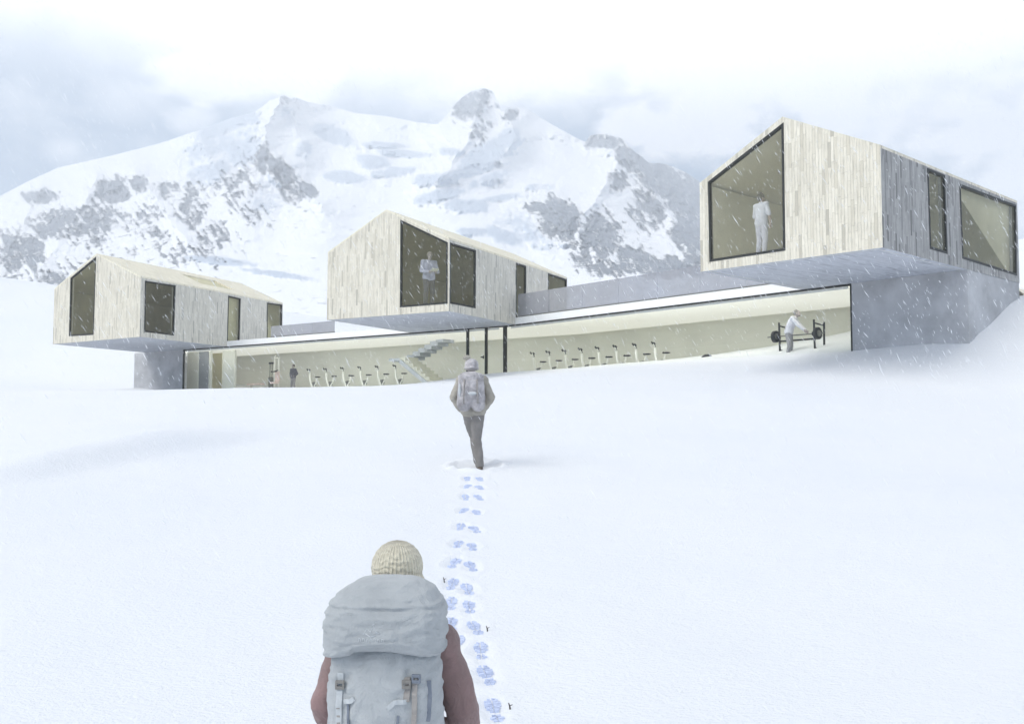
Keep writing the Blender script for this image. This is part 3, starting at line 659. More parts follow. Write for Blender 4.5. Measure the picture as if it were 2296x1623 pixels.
# ---------------------------------------------------------------- cabins
def cabin(k, label, front_px, side_px, mats, skylight=None):
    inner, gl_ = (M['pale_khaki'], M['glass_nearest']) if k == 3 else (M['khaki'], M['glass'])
    m = cab[k]; BL, BR, S, L, he, ha, t = m['BL'], m['BR'], m['S'], m['L'], m['he'], m['ha'], m['t']
    base = BL.copy(); root = thing('timber_cabin', label, 'cabin', base)
    Uv = (BR - BL); wd = Uv.length; PF = Plane(BL, Uv); PS = Plane(BR, S); PB = Plane(BR + S * L, -Uv); PL = Plane(BL + S * L, -S)
    th = math.acos(max(-1, min(1, (-PF.U).dot(PS.U))))        # corner angle front/right
    tr = t / math.tan(th / 2); tl = t / math.tan((math.pi - th) / 2)
    rt = 0.075; sl = (ha - he) / (wd / 2); heI, haI = he - rt, ha - rt
    gab = [(0, 0), (wd, 0), (wd, heI), (wd / 2, haI), (0, heI)]
    gabI = [(tl, 0), (wd - tr, 0), (wd - tr, heI + sl * tr), (wd / 2, haI), (tl, heI + sl * tl)]
    def conv(pl, polys): return [[pl.pix(q) for q in p] for p in polys]
    fh = conv(PF, front_px); sh = conv(PS, side_px)
    fh = [[(min(max(u, t * 1.3 if t < .1 else 0.12), wd - 0.075), min(v, haI - 0.1 - sl * abs(u - wd / 2))) for u, v in p] for p in fh]
    sh = [[(min(max(u, 0.075), L - 0.08), min(v, heI - 0.05)) for u, v in p] for p in sh]
    mb = MB(); wall_panel(mb, PF, gab, fh, t, gabI, 0, 1, 0, False, base); mb.build('front_wall', [M[mats[0]], inner], root)
    mb = MB(); rec = [(0, 0), (L, 0), (L, heI), (0, heI)]; recI = [(tr, 0), (L - tl, 0), (L - tl, heI), (tr, heI)]
    wall_panel(mb, PS, rec, sh, t, recI, 0, 1, 0, False, base); mb.build('side_wall', [M[mats[1]], inner], root)
    mb = MB(); wall_panel(mb, PB, gab, [], t, [(tr, 0), (wd - tl, 0), (wd - tl, heI + sl * tl), (wd / 2, haI), (tr, heI + sl * tr)], 0, 1, 0, False, base)
    mb.build('rear_wall', [M[mats[1]], inner], root)
    mb = MB(); wall_panel(mb, PL, rec, [], t, [(tl, 0), (L - tr, 0), (L - tr, heI), (tl, heI)], 0, 1, 0, False, base); mb.build('side_wall', [M[mats[0]], inner], root)
    # roof slabs
    mb = MB()
    for a, b in (((0, he), (wd / 2, ha)), ((wd / 2, ha), (wd, he))):
        sec = [a, b, (b[0], b[1] - rt), (a[0], a[1] - rt)]
        f0 = [PF.at(*q) - base for q in sec]; f1 = [q + S * L for q in f0]; ln = math.hypot(b[0] - a[0], b[1] - a[1])
        hole = None
        if skylight and b[0] > wd * 0.9:
            s0, s1, q0, q1 = skylight
            P = lambda s, q: f0[0] + (f0[1] - f0[0]) * q + S * s
            for (x0, x1, y0, y1) in ((0, s0, 0, 1), (s1, L, 0, 1), (s0, s1, 0, q0), (s0, s1, q1, 1)):
                mb.face([P(x0, y0), P(x0, y1), P(x1, y1), P(x1, y0)], 0, [(x0, y0 * ln), (x0, y1 * ln), (x1, y1 * ln), (x1, y0 * ln)])
            dn = Vector((0, 0, -0.42))
            c4 = [P(s0, q0), P(s0, q1), P(s1, q1), P(s1, q0)]
            for i in range(4): mb.face([c4[i], c4[(i + 1) % 4], c4[(i + 1) % 4] + dn, c4[i] + dn], 0, [(0, 0), (1, 0), (1, .4), (0, .4)])
            hole = c4
        else:
            mb.face([f0[0], f0[1], f1[1], f1[0]], 0, [(0, 0), (0, ln), (L, ln), (L, 0)])
        mb.face([f0[3], f1[3], f1[2], f0[2]], 1)
        mb.face(f0[::-1], 0, [(q[0], q[1]) for q in sec][::-1]); mb.face(f1, 0, [(q[0], q[1]) for q in sec])
        i = 0 if a[0] == 0 else 1; j = 3 if a[0] == 0 else 2
        mb.face([f0[i], f1[i], f1[j], f0[j]], 0, [(0, 0), (L, 0), (L, rt), (0, rt)])
        if hole:
            sk = MB(); up = Vector((0, 0, -0.30)); sk.face([q + up for q in hole]); sk_m = gl_
    rf = mb.build('roof', [M[mats[2]], inner], root)
    if skylight: sk.build('skylight', sk_m, rf)
    # floor slab between the walls, board soffit below
    mb = MB(); z0, z1 = 0.004, 0.2; e = 0.02
    fp = [(tl - e, 0), (wd - tr + e, 0)]
    A = [PF.at(fp[0][0], 0, -t + e) - base, PF.at(fp[1][0], 0, -t + e) - base]; Bk = [q + S * (L - 2 * t) for q in A]
    mb.face([A[0] + Vector((0, 0, z0)), Bk[0] + Vector((0, 0, z0)), Bk[1] + Vector((0, 0, z0)), A[1] + Vector((0, 0, z0))], 0, [(0, 0), (0, L), (wd, L), (wd, 0)])
    mb.face([A[0] + Vector((0, 0, z1)), A[1] + Vector((0, 0, z1)), Bk[1] + Vector((0, 0, z1)), Bk[0] + Vector((0, 0, z1))], 1)
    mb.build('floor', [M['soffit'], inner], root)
    # underside strip below the wall thickness
    mb = MB(); o4 = [BL - base, BR - base, BR + S * L - base, BL + S * L - base]; i4 = [A[0], A[1], Bk[1], Bk[0]]
    for q in range(4):
        j = (q + 1) % 4; mb.face([o4[q] + Vector((0, 0, .002)), i4[q] + Vector((0, 0, .002)), i4[j] + Vector((0, 0, .002)), o4[j] + Vector((0, 0, .002))], 0, [(0, 0), (0, t), (3, t), (3, 0)])
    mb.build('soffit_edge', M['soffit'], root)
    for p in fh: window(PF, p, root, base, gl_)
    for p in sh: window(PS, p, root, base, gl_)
    return root, PF, PS

c1, PF1, PS1 = cabin(1, 'small timber cabin with a skylight in its roof, the leftmost of the three',
    [[za(314, 806), za(506, 795), za(527, 168), za(327, 330)]],
    [[za(905, 772), za(1137, 800), za(1150, 410), za(912, 373)], [za(1556, 870), za(1652, 880), za(1662, 512), za(1566, 490)], [za(1868, 880), za(1988, 890), za(1990, 562), za(1872, 545)]],
    ('front', 'side', 'roofwood'), (5.6, 8.6, 0.25, 0.72))
c2, PF2, PS2 = cabin(2, 'timber cabin with a glazed corner where a man reads, middle of the three',
    [[zb(737, 855), zb(1122, 824), zb(1122, 346), zb(741, 170)]],
    [[zb(1130, 824), zb(1328, 862), zb(1331, 410), zb(1130, 350)], [zb(1647, 940), zb(1724, 950), zb(1726, 526), zb(1648, 508)], [zb(1898, 960), zb(2046, 960), zb(2049, 628), zb(1900, 578)]],
    ('front', 'side', 'roofwood'))
c3, PF3, PS3 = cabin(3, 'largest nearest timber cabin with shade-darkened grey side, cantilevered at the right',
    [[zc(148, 966), zc(612, 896), zc(601, 108), zc(138, 474)]],
    [[zc(1508, 886), zc(1613, 918), zc(1597, 418), zc(1490, 378)], [zc(1708, 946), zc(2042, 1052), zc(2036, 620), zc(1689, 490)]],
    ('front', 'deep_grey', 'front'))

# ---------------------------------------------------------------- the low gym building under them
base = Vector((F1.o.x, F1.o.y, 1.8))
gym = thing('gym_building', 'long low glass fronted gym building with white flat roof under the cabins', 'building', base)
ZF1, ZF2, ZC, ZR, DEP = 1.83, 2.08, 4.29, 4.64, 6.0
# back corner where the two offset rear walls meet
def offs(pl, d): return Plane(pl.o - pl.N * d, pl.U)
B1, B2 = offs(F1, DEP), offs(F2, DEP)
uX = ((B2.o - B1.o).dot(B2.N)) / B1.U.dot(B2.N); pX = B1.at(uX, 0)
uXb = (pX - B2.o).dot(B2.U)
uS3 = ((S3.o - B2.o).dot(S3.N)) / B2.U.dot(S3.N)
def bp(v, z): return Vector((v.x, v.y, z)) - base
mb = MB(); R1 = [F1.at(uA, 0), pC, F2.at(uE - 0.08, 0)]; R2 = [S3.at(cab[3]['L'] - 0.1, 0, -0.06), offs(F2, 7.5).at(0.5, 0), F1.at(uA, 0, -7)]
ring = R1 + R2
for z, fl in ((ZR, False), (4.346, True)):
    q = [bp(p, z) for p in ring]
    for tri in tessellate_polygon([[Vector((p.x, p.y, 0)) for p in q]]):
        f = [q[i] for i in tri]; mb.face(f)
for i in range(6):
    a, b = ring[i], ring[(i + 1) % 6]; mb.face([bp(a, 4.346), bp(b, 4.346), bp(b, ZR), bp(a, ZR)])
mb.build('roof', M['fascia'], gym, fix=True)
def wallbox(name, pl, u0, u1, z0, z1, t, mat, parent=gym, off=0.0):
    mb = MB(); p = Plane(pl.o, pl.U)
    c = p.at((u0 + u1) / 2, (z0 + z1) / 2, off - t / 2) - base
    mb.box(c, (u1 - u0, t, z1 - z0), p.U, p.N, (0, 0, 1)); return mb.build(name, mat, parent, fix=True)
wallbox('wall', F1, uA, 0, 0.4, 4.342, 0.3, M['concrete'])
wallbox('wall', F2, uD, uE, 0.4, 4.342, 0.3, M['concrete'])
uS = (pE - S3.o).dot(S3.U)
wallbox('wall', S3, uS + 0.302, cab[3]['L'] - 0.02, 0.4, 4.336, 0.3, M['concrete'], off=-0.012)
wallbox('wall', Plane(pA, -F1.N), 0.302, 6.9, 0.4, 4.336, 0.3, M['concrete'], off=0.29)
wallbox('rear_wall', B1, uA, uX, 1.0, 4.34, 0.2, M['cream'])
wallbox('rear_wall', B2, uXb, uS3 - 0.36, 1.0, 4.34, 0.2, M['cream'])
# floors and ceiling
m, t = new_mat('ceiling with added glow'); t.p.inputs['Base Color'].default_value = (0.55, 0.55, 0.50, 1); t.p.inputs['Emission Color'].default_value = (1.0, 0.995, 0.92, 1); t.p.inputs['Emission Strength'].default_value = 0.34; M['added_glow'] = m  # ceiling glow added to brighten the gym, not a real lamp
def slab(name, pts, z0, z1, mat):
    mb = MB(); a = [bp(p, z0) for p in pts]; b = [bp(p, z1) for p in pts]
    mb.face(a[::-1]); mb.face(b)
    for i in range(len(pts)): j = (i + 1) % len(pts); mb.face([a[i], a[j], b[j], b[i]])
    return mb.build(name, mat, gym, fix=True)
slab('floor', [F1.at(0, 0, -0.15), F1.at(L1 - 0.05, 0, -0.15), pX, B1.at(0, 0)], ZF1 - 0.25, ZF1, M['ivory'])
slab('floor', [F2.at(0.05, 0, -0.15), F2.at(uE - 0.2, 0, -0.15), B2.at(uS3 - 0.4, 0), B2.at(uXb, 0)], ZF2 - 0.45, ZF2, M['ivory'])
slab('ceiling', [F1.at(uA + 0.3, 0, -0.12), F1.at(L1 - 0.03, 0, -0.12), pX, B1.at(uA + 0.3, 0)], ZC, 4.338, M['added_glow'])
slab('ceiling', [F2.at(-0.03, 0, -0.12), F2.at(uE - 0.3, 0, -0.12), B2.at(uS3 - 0.4, 0), B2.at(uXb, 0)], ZC, 4.338, M['added_glow'])
# hidden light strips added behind the glazing head to brighten the rear wall
m, t = new_mat('added fill strip'); t.p.inputs['Emission Color'].default_value = (1.0, 0.98, 0.90, 1); t.p.inputs['Emission Strength'].default_value = 12.0; M['fill_strip'] = m
for pl, u0, u1 in ((F1, uA + .5, L1 - .4), (F2, .3, uD - .2)):
    wh_ = wallbox('added_strip_cover', pl, u0, u1, ZC - .075, ZC - .002, .03, M['fascia'], off=-.13)
    wd_ = wallbox('added_light_strip', pl, u0 + .02, u1 - .02, ZC - .070, ZC - .006, .010, M['fill_strip'], off=-.161)
# curved coves easing the added ceiling glow into the rear walls
for pl, u0, u1 in ((B1, uA + .3, uX), (B2, uXb, uS3 - .4)):
    mb = MB(); rr = 1.0; arc = [(-.004 + rr * (1 - math.sin(R(90 * q / 12))), ZC - .004 - rr * (1 - math.cos(R(90 * q / 12)))) for q in range(13)]
    mb.grid([[pl.at(u, z, o_) - base for o_, z in arc] for u in (u0, u1)], closed=False, cap=False); mb.build('ceiling_cove', M['cream'], gym)
# end wall lining inside and room dividers on the left
wallbox('partition', Plane(F2.at(uD + 0.02, 0, -0.15), F2.N * -1), 0.0, 5.9, ZF2, ZC, 0.12, M['ivory'])
def divider(name, x0, x1, off, mat, t=0.12, z0=ZF1, z1=ZC):
    u0, u1 = F1.u_at(x0, -off), F1.u_at(x1, -off); return wallbox(name, offs(F1, off), u0, u1, z0, z1, t, mat)
divider('partition', 408, 442, 1.2, M['ivory']); divider('partition', 466, 470, 1.2, M['ivory']); divider('partition', 496, 524, 1.6, M['ivory'])
dd = divider('door', 443, 465, 1.25, M['door'], 0.06)
divider('niche_wall', 471, 495, 2.6, M['khaki'])
# glazing
MUL = [F1.u_at(1046.5), F1.u_at(1088), L1 - 0.03]
def pane_px(pl, u0, u1, z0, z1): return [(u0, z0), (u1, z0), (u1, z1), (u0, z1)]
zg = 4.341
window(F1, pane_px(F1, 0.012, MUL[0], ZF1 - 0.06, zg - 0.012), gym, base, M['clear'], 0.045, 0.004, 0.1)
dw = window(F1, pane_px(F1, MUL[0] + 0.026, MUL[1], ZF1 - 0.06, zg - 0.012), gym, base, M['clear'], 0.035, 0.006, 0.1, 'glass_door')
hb = MB(); hb.box(F1.at(MUL[1] - 0.16, 3.0, 0.05) - base, (0.12, 0.04, 0.05), F1.U, F1.N); hb.box(F1.at(MUL[1] - 0.10, 3.0, 0.02) - base, (0.04, 0.06, 0.14), F1.U, F1.N)
hb.build('handle', M['frame'], dw, fix=True)
window(F1, pane_px(F1, MUL[1] + 0.026, MUL[2] - 0.01, ZF1 - 0.06, zg - 0.012), gym, base, M['clear'], 0.035, 0.004, 0.1)
window(F2, pane_px(F2, 0.03, uD - 0.014, ZF2 - 0.06, zg - 0.012), gym, base, M['clear'], 0.045, 0.004, 0.1)
# folded stair rising behind the left glazing
def stair():
    pl = offs(F1, 3.4); ul = pl.u_at(884); ur = pl.u_at(1062, 0); zl = 3.42
    def U(x): return pl.u_at(x)
    up = MB(); n = 7; u0, u1 = U(918), U(1010); zt = ZC + 0.25
    for i in range(n):                            # upper flight, seen from below
        a = u0 + (u1 - u0) * i / n; h = (zt - zl) / n; z = zl + h * (i + 1)
        up.box(pl.at(a + (u1 - u0) / n / 2 + 0.05, z - h * 0.75, -0.2) - base, ((u1 - u0) / n + 0.10, 0.85, h * 1.5), pl.U, pl.N)
    up.box(pl.at((U(892) + u0) / 2, zl - 0.09, 0.0) - base, (u0 - U(892) + 0.1, 1.3, 0.14), pl.U, pl.N)
    o = up.build('staircase', M['stair'], gym, fix=True)
    lo = MB(); n = 9; u2, u3 = U(930), U(1012)
    for i in range(n):
        a = u3 + (u2 - u3) * i / n; h = (zl - ZF1) / n; z = ZF1 + h * (i + 1)
        lo.box(pl.at(a + (u2 - u3) / n / 2, z - h * 0.6, 0.6) - base, (abs(u2 - u3) / n + 0.08, 1.0, h * 1.1), pl.U, pl.N)
    lo.build('lower_flight', M['step'], o, fix=True)
    sg = MB(); sg.box(pl.at((u2 + u3) / 2, (ZF1 + zl) / 2 - .22, 1.14) - base, (math.hypot(u2 - u3, zl - ZF1), .05, .20), (pl.U * (u2 - u3) + Vector((0, 0, zl - ZF1))).normalized(), pl.N, (pl.U * -(zl - ZF1) + Vector((0, 0, (u2 - u3)))).normalized()); sg.build('stringer', M['stair'], o, fix=True)
stair()

# glass railings on the roof edge
def railing(label, pl, u0, u1, h, n):
    root = thing('glass_railing', label, 'railing', pl.at(u0, ZR, -0.1), 0, 'frosted glass railings on the gym roof')
    b0 = Vector(root.location); step = (u1 - u0) / n
    for i in range(n):
        mb = MB(); c = pl.at(u0 + step * (i + 0.5), ZR + 0.02 + h / 2, -0.1) - b0; mb.box(c, (step - 0.015, 0.016, h - 0.04), pl.U, pl.N); mb.build('panel', M['rail'], root, fix=True)
    mb = MB(); mb.box(pl.at((u0 + u1) / 2, ZR + 0.03, -0.1) - b0, (u1 - u0, 0.05, 0.06), pl.U, pl.N); mb.build('base_channel', M['steel'], root, fix=True)
railing('long grey glass railing on the roof edge between the middle and nearest cabins', F2, F2.u_at(1158) + 0.0, F2.u_at(1790), 1.02, 7)
railing('short grey glass railing on the roof edge between the left and middle cabins', F1, F1.u_at(601), F1.u_at(745), 0.62, 3)

# ---------------------------------------------------------------- people
def person(name, label, loc, yaw, J, H, mats, hair=None, jacket=True, sleeves='long', trousers=True, voxel=0.010, thick=1.0, nod=0.0, turn=0.0, hands=((0, 0, -1), (0, 0, -1)), curl=(0.5, 0.5), shoe='black', disp=None, hat=False):
    """mats = (skin, top, trousers, hair); J overrides joints of a 1.75 m standing figure, x right, y ahead, z up"""
    k = H / 1.75
    j = dict(pel=(0, 0, .96), wai=(0, 0, 1.10), che=(0, 0.0, 1.32), nec=(0, 0, 1.47), hed=(0, .015, 1.63),
             shL=(-.185, 0, 1.42), shR=(.185, 0, 1.42), elL=(-.25, -.03, 1.13), elR=(.25, -.03, 1.13), wrL=(-.26, .05, .89), wrR=(.26, .05, .89),
             hiL=(-.09, 0, .93), hiR=(.09, 0, .93), knL=(-.105, .03, .50), knR=(.105, .03, .50), anL=(-.11, -.02, .085), anR=(.11, -.02, .085))
    j.update(J); j = {a: Vector(b) * k for a, b in j.items()}
    root = thing(name, label, 'person', loc, yaw)
    def arms(mb, grow, upto=1.0):
        for s in 'LR':
            a, b, c = j['sh' + s], j['el' + s], j['wr' + s]
            mb.cap(a, b, (.054 + grow) * k * thick, (.043 + grow) * k * thick)
            if upto > 0.5: mb.cap(b, b + (c - b) * upto, (.043 + grow) * k * thick, (.031 + grow * 1.1) * k * thick)
    def torso(mb, grow, low='pel'):
        for q in (-1, 1):
            ox = Vector((q * .075 * k, 0, 0))
            mb.cap(j['che'] + ox * 1.05, j['wai'] + ox * .9, (.112 + grow) * k * thick, (.098 + grow) * k * thick)
            mb.cap(j['wai'] + ox * .9, j[low] + ox * .95, (.098 + grow) * k * thick, (.112 + grow) * k * thick)
        mb.cap(j['shL'], j['shR'], (.062 + grow) * k * thick, (.062 + grow) * k * thick)
        mb.cap(j['che'], j['nec'] - Vector((0, 0, .03 * k)), (.11 + grow) * k, (.065 + grow) * k)
    def legs(mb, grow, upto=1.0):
        for s in 'LR':
            a, b, c = j['hi' + s], j['kn' + s], j['an' + s]
            mb.cap(a, b, (.088 + grow) * k, (.058 + grow) * k); e = b + (c - b) * upto
            m_ = b + (e - b) * 0.3 + Vector((0, -.012 * k, 0)); mb.cap(b, m_, (.055 + grow) * k, (.056 + grow) * k); mb.cap(m_, e, (.056 + grow) * k, (.040 + grow * 1.3) * k)
    body = MB(); torso(body, 0); arms(body, 0); legs(body, 0)
    # head with a face
    hm = Matrix.Rotation(turn, 3, 'Z') @ Matrix.Rotation(-nod, 3, 'X'); hc = j['hed']
    P = lambda x, y, z: hc + hm @ (Vector((x, y, z)) * k)
    body.cap(j['nec'] - Vector((0, 0, .04 * k)), hc - Vector((0, 0, .05 * k)), .056 * k, .05 * k)
    body.ell(P(0, -.008, .028), (.076 * k, .094 * k, .09 * k), rot=hm); body.ell(P(0, .022, -.045), (.057 * k, .068 * k, .072 * k), rot=hm)
    body.cap(P(0, .088, .012), P(0, .108, -.022), .009 * k, .014 * k); body.cap(P(-.018, .083, -.066), P(.018, .083, -.066), .010 * k, .010 * k); body.cap(P(0, .075, -.10), P(0, .07, -.10), .02 * k, .02 * k)
    for q in (-1, 1):
        body.ell(P(q * .076, -.008, -.012), (.011 * k, .022 * k, .034 * k), rot=hm); body.ell(P(q * .031, .078, .016), (.014 * k, .012 * k, .009 * k), rot=hm); body.cap(P(q * .018, .086, .034), P(q * .044, .078, .034), .009 * k, .007 * k)
    # hands: palm, four fingers, thumb
    for si, s in enumerate('LR'):
        q = -1 if s == 'L' else 1; wv = j['wr' + s]; d = Vector(hands[si]).normalized(); inw = Vector((-q, 0.15, 0)); n_ = (inw - d * inw.dot(d)).normalized(); sd = d.cross(n_).normalized()
        if sd.y < 0: sd = -sd
        for o_ in (-.026, -.009, .009, .026): body.cap(wv + d * .02 * k + sd * o_ * .6 * k, wv + d * .088 * k + sd * o_ * k, .015 * k, .013 * k, 8)
        for o_, ln in ((-.031, .062), (-.0105, .074), (.0105, .08), (.031, .07)):
            c_ = curl[si]; p0 = wv + (d * .092 + sd * o_) * k; d1 = (d * math.cos(c_) + n_ * math.sin(c_)).normalized(); p1 = p0 + d1 * ln * .52 * k
            d2 = (d * math.cos(c_ * 2.2) + n_ * math.sin(c_ * 2.2)).normalized(); body.cap(p0, p1, .0098 * k, .009 * k, 8); body.cap(p1, p1 + d2 * ln * .48 * k, .009 * k, .0078 * k, 8)
        t0 = wv + (d * .03 + sd * .028) * k; t1 = t0 + (sd * .6 + d * .55 + n_ * .35).normalized() * .045 * k
        body.cap(t0, t1, .013 * k, .011 * k, 8); body.cap(t1, t1 + (sd * .25 + d * .8 + n_ * .4).normalized() * .03 * k, .011 * k, .009 * k, 8)
    for s in 'LR':
        a = j['an' + s]; body.cap(a, a + Vector((0, .02, -.04)) * k, .042 * k, .038 * k); body.cap(a + Vector((0, -.03, -.05)) * k, a + Vector((0, .16, -.058)) * k, .036 * k, .026 * k)
    body.remesh('body', M[mats[0]], root, voxel, 2)
    vx = voxel * 1.15
    if jacket:
        mb = MB(); torso(mb, .020 if not disp else .035); arms(mb, .016 if not disp else .030, 0.92 if sleeves == 'long' else 0.0)
        mb.remesh('jacket' if disp else 'shirt', M[mats[1]], root, vx, 4, disp)
    if trousers:
        mb = MB(); legs(mb, .016 if not disp else .024, 0.97)
        for q in (-1, 1): mb.cap(j['pel'] + Vector((q * .07 * k, 0, .06 * k)), j['hi' + ('L' if q < 0 else 'R')], .118 * k * (1 if not disp else 1.08), .104 * k)
        mb.remesh('trousers', M[mats[2]], root, vx, 3, disp)
    for s in 'LR':
        mb = MB(); a = j['an' + s]; g = .010; mb.cap(a + Vector((0, 0, .02)) * k, a + Vector((0, .0, -.04)) * k, (.046 + g) * k, (.042 + g) * k); mb.cap(a + Vector((0, -.035, -.045)) * k, a + Vector((0, .165, -.052)) * k, (.036 + g) * k, (.028 + g) * k)
        mb.remesh('boot' if disp else 'shoe', M[shoe], root, vx, 2)
    if hair:
        mb = MB(); mb.ell(P(0, -.022, .040), (.086 * k, .100 * k, .092 * k), rot=hm); 
        if hair == 'long': mb.ell(P(0, -.055, -.04), (.075 * k, .055 * k, .10 * k), rot=hm)
        if hair == 'bun': mb.ell(P(0, -.05, .125), (.045 * k, .045 * k, .042 * k), rot=hm); mb.ell(P(0, -.055, -.03), (.07 * k, .05 * k, .08 * k), rot=hm)
        mb.remesh('hair', M[mats[3]], root, vx, 2, (0.03, 0.012))
    return root, j, k

def stand(pl, px, off, z):
    """a point on the floor behind glazing pl: sight line through column px, off metres inside"""
    u = pl.u_at(px, -off); p = pl.at(u, 0, -off); p.z = z; return p
def face_yaw(pl, du, dn):
    """yaw so that the figure looks along du (along the facade) and dn (towards the viewer)"""
    d = pl.U * du + pl.N * dn; return math.atan2(-d.x, d.y)

# woman in the nearest cabin, back to us
pw = stand(PF3, 1714, 0.42, ZS + 0.2)
d_ = math.hypot(pw.x, pw.y); wh = d_ * (pix_dir(1714, 433).z / math.hypot(pix_dir(1714, 433).x, pix_dir(1714, 433).y)) - pw.z
person('person', 'woman in white t-shirt and pale trousers standing behind the largest slanted window', pw, face_yaw(PF3, 0.2, -1), dict(elL=(-.26, .02, 1.16), elR=(.26, .02, 1.16), wrL=(-.21, .12, .95), wrR=(.21, .12, .95), hed=(-.01, .02, 1.62)), wh,
       ('skin', 'white_cloth', 'pale_trousers', 'hair_dark'), hair='bun', sleeves='short', nod=0.2, shoe='white_cloth')
# man reading in the middle cabin
pm = stand(PF2, 960, 0.75, ZS + 0.2)
dd2 = pix_dir(968, 564); d_ = math.hypot(pm.x, pm.y); mh = d_ * dd2.z / math.hypot(dd2.x, dd2.y) - pm.z
man, mj, mk = person('person', 'man in light blue shirt reading a paper in the glazed cabin corner', pm, face_yaw(PF2, 0.9, 0.5), dict(elL=(-.26, .06, 1.14), elR=(.26, .05, 1.14), wrL=(-.11, .29, 1.10), wrR=(.13, .27, 1.10), hed=(0, .06, 1.62), knR=(.11, .05, .5)), mh,
       ('greyskin', 'blue_shirt', 'grey_trousers', 'hair_grey'), nod=0.45, hands=((.5, .8, .1), (-.4, .9, .1)), curl=(0.9, 0.9))
Rz = Matrix.Rotation(man.rotation_euler.z, 3, 'Z')
pp = Vector(man.location) + Rz @ Vector((0.0, 0.43 * mk, 1.14 * mk))
pg = MB()
for q in (-1, 1): pg.box(Vector((q * .075, 0, .0)), (.15, .22, .006), (1, 0, q * .15), (0, 0.9, .45), (0, -.45, .9))
po = pg.build('magazine', M['paper'], None, fix=True); po.location = pp; po.rotation_euler = (0, 0, man.rotation_euler.z)
tag(po, 'open cream paper held by the man in the glazed cabin corner', 'magazine')
# person bending over the barbell
pb_ = stand(F2, 1772, 0.62, ZF2)
bent, bj, bk = person('person', 'person in white top leaning over the barbell in the gym', pb_, face_yaw(F2, 0.93, -0.35), dict(wai=(0, .03, 1.09), che=(0, .13, 1.29), nec=(0, .21, 1.42), hed=(0, .28, 1.55), shL=(-.18, .17, 1.38), shR=(.18, .17, 1.38), elL=(-.22, .33, 1.16), elR=(.22, .35, 1.16), wrL=(-.2, .50, 1.0), wrR=(.2, .53, 1.0), knL=(-.14, .03, .5), knR=(.13, .05, .5), anL=(-.17, -.04, .085), anR=(.17, 0, .085)), 1.80,
       ('greyskin', 'white_cloth', 'ash_trousers', 'hair_grey'), hair='short', nod=-0.2, hands=((0, .6, -.7), (0, .6, -.7)), curl=(1.0, 1.0))
# person in grey far left in the gym
pg_ = stand(F1, 656, 3.4, ZF1)
person('person', 'person in dark grey top standing by the white weight machine', pg_, face_yaw(F1, 0.1, 1), dict(elL=(-.30, -.06, 1.16), elR=(.30, -.06, 1.16), wrL=(-.18, .06, 1.0), wrR=(.18, .06, 1.0), anL=(-.13, 0, .085), anR=(.13, 0, .085)), 1.60,
       ('greyskin', 'grey_top', 'ash_trousers', 'hair_dark'), hair='short', hands=((.8, .5, -.2), (-.8, .5, -.2)), curl=(0.6, 0.6), shoe='black')

# ---------------------------------------------------------------- gym equipment
def make_bike():
    root = thing('exercise_bike', 'white upright exercise bike', 'exercise bike')
    f = MB(); f.tube([(0.0, 0, 1.0), (0.02, 0, .62), (0.12, 0, .30), (0.20, 0, .06)], [.048, .050, .06, .05]); f.tube([(0.42, 0, .70), (0.36, 0, .45), (0.20, 0, .08)], [.034, .044, .05])
    f.tube([(-.03, -.20, 1.10), (.0, -.10, 1.02), (.01, 0, .95), (.0, .10, 1.02), (-.03, .20, 1.10)], .026); f.box((0.20, 0, .035), (.9, .09, .05)); f.box((-.22, 0, .03), (.07, .46, .06)); f.box((.62, 0, .03), (.07, .46, .06)); f.build('frame', M['whitemetal'], root, fix=True)
    h = MB(); h.box((-.01, 0, 1.03), (.06, .12, .11), (1, 0, .4), (0, 1, 0), (-.4, 0, 1)); h.build('console', M['black'], root, fix=True)
    for q in (-1, 1): h = MB(); h.tube([(-.03, q * .20, 1.10), (-.10, q * .21, 1.19)], .036); h.build('grip', M['black'], root)
    s = MB(); s.ell((.47, 0, .75), (.15, .09, .035)); s.tube([(.36, 0, .755), (.30, 0, .75)], [.045, .025]); s.build('saddle', M['black'], root)
    t = MB(); t.tube([(.22, -.03, .33), (.22, .03, .33)], .14, 18); t.build('flywheel', M['steel'], root)
    for q, a in ((-1, .9), (1, 4.04)):
        c = MB(); e = Vector((.22 + .17 * math.cos(a), q * .075, .33 + .17 * math.sin(a))); c.tube([(.22, q * .05, .33), e], .014); c.box(e + Vector((0, q * .05, 0)), (.10, .09, .025)); c.build('pedal', M['steel'], root, fix=True)
    return root
bike0 = make_bike(); first = True
ordn = ['first', 'second', 'third', 'fourth', 'fifth', 'sixth', 'seventh', 'eighth']
def bikes(pl, xs, off, z, where, group):
    global first
    for i, x in enumerate(xs):
        o = bike0 if first else copy_tree(bike0); first = False
        p = stand(pl, x + 3, off, z); o.location = p; o.rotation_euler = (0, 0, math.atan2(pl.U.y, pl.U.x) + 0.55)
        tag(o, where(i), 'exercise bike', group)
bikes(F1, [690, 727, 765, 804, 843, 883], 2.2, ZF1, lambda i: 'white exercise bike, %s from the left in the row beside the staircase' % ordn[i], 'exercise bikes in the left gym wing')
bikes(F2, [1194, 1229, 1265, 1302, 1340, 1380, 1424, 1467], 2.0, ZF2, lambda i: 'white exercise bike, %s from the left in the row right of the entrance' % ordn[i], 'exercise bikes in the right gym wing')

